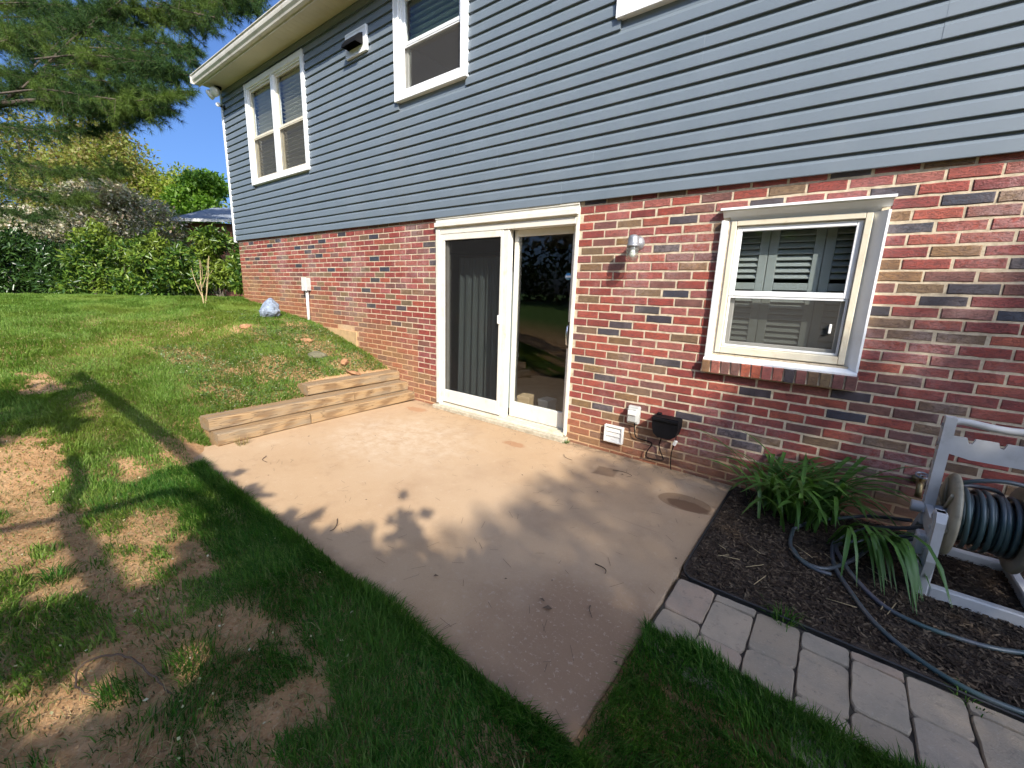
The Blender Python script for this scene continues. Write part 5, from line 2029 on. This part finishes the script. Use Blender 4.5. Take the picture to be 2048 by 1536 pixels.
# laurel hedge behind the crest of the lawn, shrub by shrub
def shrub(x, y, w, d, h, mat, label, n, seed, leaf=.13):
    r = random.Random(seed)
    z0 = gz(x, y) - .05
    t = empty('laurel_shrub', (x, y, z0), 0, label, 'shrub', 'laurel shrubs along the lawn crest')
    blobs, mb = [], MB()
    for k in range(12):
        a = r.uniform(0, 6.283)
        c = (w * .62 * r.uniform(.1, 1) * math.cos(a), d * .62 * r.uniform(.1, 1) * math.sin(a), h * r.uniform(.14, .85))
        s = r.uniform(.26, .40) * min(w, h)
        blobs.append((*c, s * 1.1, s, s * .85))
        if k % 3 == 0:
            blobs.append((c[0] * 1.1 + r.uniform(-.2, .2), c[1], min(c[2] + s * r.uniform(.7, 1.1), h * 1.05), s * .45, s * .4, s * .55))
        limb_tube(mb, [(c[0] * .2, c[1] * .2, 0), (c[0] * .6, c[1] * .6, c[2] * .5), c], .018, .006, 5)
    mb.build('branches', 'grey_bark', t)
    o = crown_leaves('foliage', blobs, n, leaf, mat, t, .1, .34, .35)
    return t


HL = [(-30, 11.0, 1.0, 1.75, 'dark_shaded_leaf', 'shaded laurel shrub at the left end of the hedge'),
      (45, 10.9, 1.0, 1.72, 'dark_shaded_leaf', 'deep shaded laurel shrub second along from the hedge end'),
      (120, 10.8, .95, 1.42, 'dark_shaded_leaf', 'shaded laurel shrub below the hanging pine boughs'),
      (190, 10.7, .95, 1.78, 'lit_laurel_leaf', 'half lit laurel shrub in the middle of the hedge'),
      (255, 10.6, .9, 1.38, 'lit_laurel_leaf', 'glossy laurel shrub in front of the flowering dogwood'),
      (320, 10.5, .9, 1.62, 'lit_laurel_leaf', 'sunlit laurel shrub with fresh yellow green leaves'),
      (385, 10.4, .85, 1.35, 'lit_laurel_leaf', 'bright laurel shrub behind the bare sapling'),
      (445, 10.3, .8, 1.72, 'lit_laurel_leaf', 'laurel shrub below the neighbouring roof')]
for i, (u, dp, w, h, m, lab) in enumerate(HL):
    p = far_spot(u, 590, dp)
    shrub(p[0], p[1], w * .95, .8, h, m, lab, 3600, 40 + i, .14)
p = far_spot(487, 590, 9.6)
shrub(p[0] - .1, p[1] + .25, .6, .7, 1.5, 'lit_laurel_leaf', 'laurel shrub pressed against the brick corner of the house', 2600, 60, .14)
p = far_spot(280, 590, 12.6)
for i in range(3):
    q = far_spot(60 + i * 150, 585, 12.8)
    shrub(q[0], q[1], 1.3, 1.0, 1.7, 'dark_shaded_leaf', ['tall dark shrub far back behind the shaded hedge end', 'tall dark shrub behind the middle of the hedge', 'tall dark shrub behind the sunlit part of the hedge'][i], 3600, 70 + i, .14)

p = far_spot(270, 580, 14.5)
broad_tree('dogwood_tree', p[0], p[1], 3.5, 2.1, 'dogwood_bract', 'flowering dogwood with pale pink white bracts above the hedge', 16000, .12, .06, lumps=18, base_frac=.42, squash=.45, seed=3)
p = far_spot(120, 580, 15.5)
broad_tree('dogwood_tree', p[0], p[1], 3.0, 2.2, 'dogwood_bract', 'second pale dogwood half hidden beneath the pine boughs', 11000, .12, .06, lumps=14, base_frac=.42, squash=.45, seed=4)
p = far_spot(424, 580, 18.5)
broad_tree('maple_tree', p[0], p[1], 5.1, 1.35, 'maple_leaf', 'bright green maple next to the house corner', 14000, .16, .12, lumps=20, base_frac=.3, seed=5)
p = far_spot(375, 580, 27)
broad_tree('olive_green_tree', p[0], p[1], 7.6, 3.0, 'olive_leaf', 'yellow green budding tree rising behind the bright maple', 14000, .2, .16, lumps=20, base_frac=.35, seed=6)
p = far_spot(300, 580, 29)
broad_tree('budding_tree', p[0], p[1], 9.0, 2.9, 'olive_leaf', 'olive tree with bronze tips right of the bronze leaved tree', 13000, .2, .16, lumps=18, base_frac=.35, seed=7)
p = far_spot(215, 580, 25)
broad_tree('bronze_tree', p[0], p[1], 10.0, 3.6, 'bronze_leaf', 'tall bronze leaved spring tree behind the dogwood', 20000, .2, .18, lumps=24, base_frac=.3, seed=8)
p = far_spot(90, 580, 24)
broad_tree('bronze_tree', p[0], p[1], 9.4, 3.6, 'bronze_leaf', 'second bronze leaved tree half hidden by pine boughs', 17000, .2, .18, lumps=22, base_frac=.25, seed=9)
p = far_spot(-40, 580, 22)
broad_tree('dark_tree', p[0], p[1], 7.5, 3.4, 'dark_shaded_leaf', 'dark evergreen tree at the left behind the pine', 7000, .18, .18, lumps=18, base_frac=.2, seed=10)
p = far_spot(330, 580, 21)
broad_tree('round_shrub_tree', p[0], p[1], 3.8, 2.2, 'olive_leaf', 'low yellow green tree filling the gap behind dogwood', 5000, .15, .1, lumps=14, base_frac=.25, seed=12)

# bare sapling in front of the hedge
p = np.array([-6.75, -.86])
t = empty('bare_sapling', (p[0], p[1], gz(*p) - .03), 0, 'thin leafless sapling with pale forked stems on the lawn', 'sapling')
for pts, r in (([(0, 0, 0), (-.03, .0, .35), (-.01, .02, .75)], .012), ([(.02, .01, 0), (.10, .06, .4), (.16, .10, .82)], .011), ([(-.01, 0, .12), (-.16, -.04, .42), (-.30, -.03, .62)], .008),
               ([(0, 0, .30), (.04, .08, .55), (.02, .12, .78)], .006), ([(-.10, -.02, .30), (-.12, .06, .5), (-.22, .10, .72)], .005), ([(.06, .04, .25), (-.04, .1, .45), (-.06, .2, .6)], .005)):
    mb = MB()
    limb_tube(mb, pts, r, r * .4, 6)
    mb.build('stem', 'pale_stem', t)
n = 60
pp = rng.normal(0, 1, (n, 3)) * np.array([.16, .1, .22]) + np.array([-.03, .04, .5])
link_mesh('bud_leaves', leaves_mesh('bud_leaves', pp, rand_dirs(n), rand_dirs(n), rng.uniform(.03, .06, n), rng.uniform(.015, .03, n), 'lawn_blade', .1), parent=t)

# neighbouring roof behind the hedge and a white house far left
p = far_spot(440, 452, 16.0)
t = empty('garden_shed', (p[0], p[1], gz(p[0], p[1])), .55, 'low building with blue grey roof beyond the house corner', 'shed')
zt = p[2] - gz(p[0], p[1])
MB().box(-.5, 3.0, -1.0, 2.2, 0, zt - .05).build('wall', 'far_brick', t)
mb = MB()
mb.prism([(-1.35, zt - .02), (-1.35, zt + .05), (.6, zt + .75), (2.5, zt + .05), (2.5, zt - .07), (.6, zt + .68)], -.75, 3.2, 'x')
mb.build('roof', 'far_roof', t)
mb = MB()
mb.box(-.77, 3.22, -1.38, -1.352, zt - .05, zt + .045)
mb.build('fascia', 'far_white', t)
p = far_spot(15, 520, 34.0)
t = empty('neighbour_house', (p[0], p[1], .6), .2, 'pale neighbouring house glimpsed far off under the pine boughs', 'house')
MB().box(-4, 4, -2, 4, 0, 2.4).build('wall', 'far_brick', t)
MB().box(-3.9, 3.9, -2.03, -2.001, 2.0, 4.2).build('siding', 'far_white', t)
mb = MB()
mb.prism([(-2.5, 4.2), (-2.5, 4.35), (1, 6.0), (4.5, 4.35), (4.5, 4.2), (1, 5.8)], -4.4, 4.4, 'x')
mb.build('roof', 'far_roof', t)
for x in (-2.2, 0, 2.2):
    wf = ring(MB(), x - .45, x + .45, 2.6, 3.7, .08, -2.06, -2.031).build('window', 'far_white', t)
    MB().box(x - .37, x + .37, -2.05, -2.0305, 2.68, 3.62).build('pane', 'black_plastic', wf)

# ---------------------------------------------------------------- the garden tree behind the viewpoint that shades the yard
UP = np.array([1.4 / 1.2, -1.0 / 1.2, 1.0])                     # a metre of height moves the shadow this far back


def inside(poly, x, y):
    r = np.zeros(len(x), bool)
    n = len(poly)
    for i in range(n):
        (ax, ay), (bx_, by_) = poly[i], poly[(i + 1) % n]
        c = ((ay > y) != (by_ > y)) & (x < (bx_ - ax) * (y - ay) / (by_ - ay + 1e-12) + ax)
        r ^= c
    return r


st = empty('shade_tree', (10.2, -4.6, -.1), 0, 'leafy garden tree standing behind the viewpoint and shading the yard', 'tree')
SO = np.array([10.2, -4.6, -.1])
mb = MB()
limb_tube(mb, [(0, 0, 0), (.1, .1, 1.6), (-.1, .2, 3.2), (-.4, .5, 5.2), (-.7, .9, 8.5)], .24, .07, 12)
mb.build('trunk', 'bark', st)


def shadow_limb(g0, g1, h0, h1, r0, r1):
    """a limb placed so that its shadow runs over the ground from g0 to g1"""
    a = np.array([*g0, gz(*g0)]) + UP * (h0 - gz(*g0))
    b = np.array([*g1, gz(*g1)]) + UP * (h1 - gz(*g1))
    mb = MB()
    m = (a + b) / 2 + np.array([0, 0, .03])
    limb_tube(mb, [np.array([10.1, -4.9, 1.9]) - SO, (a * .8 + np.array([10.1, -4.9, 2.1]) * .2) - SO, a - SO, m - SO, b - SO], r0 * 1.3, r1, 8)
    mb.build('limb', 'bark', st)


shadow_limb((-1.15, -2.47), (-4.03, -2.78), 2.7, 2.3, .066, .040)
shadow_limb((-1.40, -2.62), (-1.75, -3.5), 3.2, 2.8, .04, .03)
shadow_limb((-1.55, -3.2), (-2.45, -3.06), 2.9, 2.6, .045, .04)

tree_leaves_p = []
high_leaf = []


def shade_patch(poly, dens, hlo, hhi, ramp=None, gaps=0.0, seed=0, soft=.55):
    poly = [(float(a), float(b)) for a, b in poly]
    xs, ys = [p[0] for p in poly], [p[1] for p in poly]
    n = int((max(xs) - min(xs)) * (max(ys) - min(ys)) * dens)
    x = rng.uniform(min(xs), max(xs), n)
    y = rng.uniform(min(ys), max(ys), n)
    k = inside(poly, x, y)
    if ramp is not None:
        k &= rng.random(n) < ramp(x, y)
    if gaps:
        k &= vnoise(x, y, 3.6, 80 + seed) > gaps
        de = np.full(n, 9.0)
        for i in range(len(poly)):
            a_, b_ = np.array(poly[i]), np.array(poly[(i + 1) % len(poly)])
            ab = b_ - a_
            t_ = np.clip(((x - a_[0]) * ab[0] + (y - a_[1]) * ab[1]) / (ab @ ab + 1e-9), 0, 1)
            de = np.minimum(de, np.hypot(x - a_[0] - t_ * ab[0], y - a_[1] - t_ * ab[1]))
        k &= vnoise(x, y, 6.0, 60 + seed) * .6 + vnoise(x, y, 15.0, 61 + seed) * .4 < .30 + de / soft
    x, y = x[k], y[k]
    h = hlo + (hhi - hlo) * np.clip(vnoise(x, y, .9, 90 + seed) * .8 + rng.uniform(-.1, .3, len(x)), 0, 1)
    z = np.where(y > 0, 0, ground_z(x, np.minimum(y, 0)))
    tree_leaves_p.append(np.stack([x, y, z], 1) + UP * h[:, None])
    high_leaf.append(np.full(len(x), hlo >= 4.0))


# sharp leafy edge over the middle of the slab
shade_patch([(-.95, -2.5), (-.70, -2.30), (-.48, -2.29), (-.47, -2.10), (-.55, -1.81), (-.56, -1.63), (-.44, -1.58), (-.30, -1.64), (-.06, -1.92), (.21, -2.0), (.45, -1.9), (.75, -1.75), (1.4, -1.7), (1.4, -3.0), (-.8, -3.0)],
            1300, 2.6, 3.6, None, .12, 1, .75)
shade_patch([(-1.85, -2.42), (-1.55, -2.30), (-1.35, -2.45), (-1.6, -2.6)], 800, 2.5, 2.8, None, .25, 2)
shade_patch([(-1.30, -2.25), (-1.06, -2.10), (-.98, -2.22), (-1.1, -2.5), (-1.3, -2.5)], 800, 2.5, 2.8, None, .25, 3)
# deep shade of the near lawn, bed and pavers
shade_patch([(-.2, -2.4), (.6, -1.9), (1.0, -1.5), (1.25, -.9), (1.4, -.3), (1.5, .3), (1.4, .9), (1.9, 1.4), (5, 1.5), (5, -5), (1, -5), (.65, -3.6), (.25, -3.0)], 620, 4.0, 6.5, None, .03, 4)
# soft thin shade over the right of the slab and the brickwork
shade_patch([(.1, -2.0), (.1, 1.7), (2.2, 2.2), (2.2, -2.0)], 520, 7.5, 10.5, lambda x, y: np.minimum(1, .95 * ss(.12, .95, x + .25 * (.6 - y))) * (1 - ss(1.1, 2.1, y)), 0, 5)
# dappled shade on the soil and grass at the lower left
shade_patch([(-.95, -3.6), (-.95, -3.08), (-1.05, -2.75), (-.9, -2.45), (.3, -2.4), (.5, -3.2), (.6, -3.9), (-.5, -4.2)], 800, 3.0, 4.5, None, .32, 6)
shade_patch([(-3.6, -3.6), (-4.0, -2.82), (-3.35, -2.72), (-2.85, -2.86), (-2.75, -3.6)], 900, 2.8, 3.6, None, .10, 7, .35)
shade_patch([(-4.4, -4.4), (-4.4, -3.5), (-1.0, -3.62), (-.4, -4.4)], 700, 3.0, 4.2, None, .12, 8, .3)
Pl = np.concatenate(tree_leaves_p) - SO
n = len(Pl)
lnn = rng.uniform(.08, .15, n)
me = leaves_mesh('crown', Pl, rand_dirs(n), unit(rand_dirs(n) + .9 * np.array([1.4, -1, 1.2]) / 2.1), lnn, lnn * .75, 'shade_leaf', .06)
link_mesh('crown', me, parent=st)
# limbs carrying that crown
mb = MB()
sel = rng.choice(np.nonzero(np.concatenate(high_leaf))[0], 40, replace=False)
for k in sel:
    e = Pl[k]
    s = np.array([-.1, .2, min(3.2 + e[2] * .25, 6.5)])
    limb_tube(mb, [s, s * .45 + e * .55 + np.array([0, 0, .25]), e], .022, .004, 5)
mb.build('branches', 'bark', st)

# a few more trees across the garden, mirrored in the glass
GT = [(-1.5, -17, 8, 4.4, 'dark tree across the garden behind the viewpoint'), (4.5, -19, 9, 4.6, 'tall tree across the garden near the shade tree'),
      (-7.5, -18, 9, 4.6, 'dark leafy tree across the garden toward the pine'), (11, -17, 9, 4.4, 'tall garden tree beyond the shade tree'),
      (-13.5, -16, 9, 4.6, 'dark tree across the garden past the pine'), (1.5, -25, 11, 5, 'tree at the far end of the garden behind the viewpoint'),
      (-5, -26, 11, 5, 'tall far tree behind the dark leafy tree'), (-20, -17, 10, 5, 'farthest garden tree out beyond the pine')]
for i, (x, y, h, c, lab) in enumerate(GT):
    broad_tree('garden_tree', x, y, h, c, 'dark_shaded_leaf' if i % 2 else 'shade_leaf', lab, 6500, .45, .2, base_frac=.08, lumps=20, seed=100 + i, group='trees across the garden')
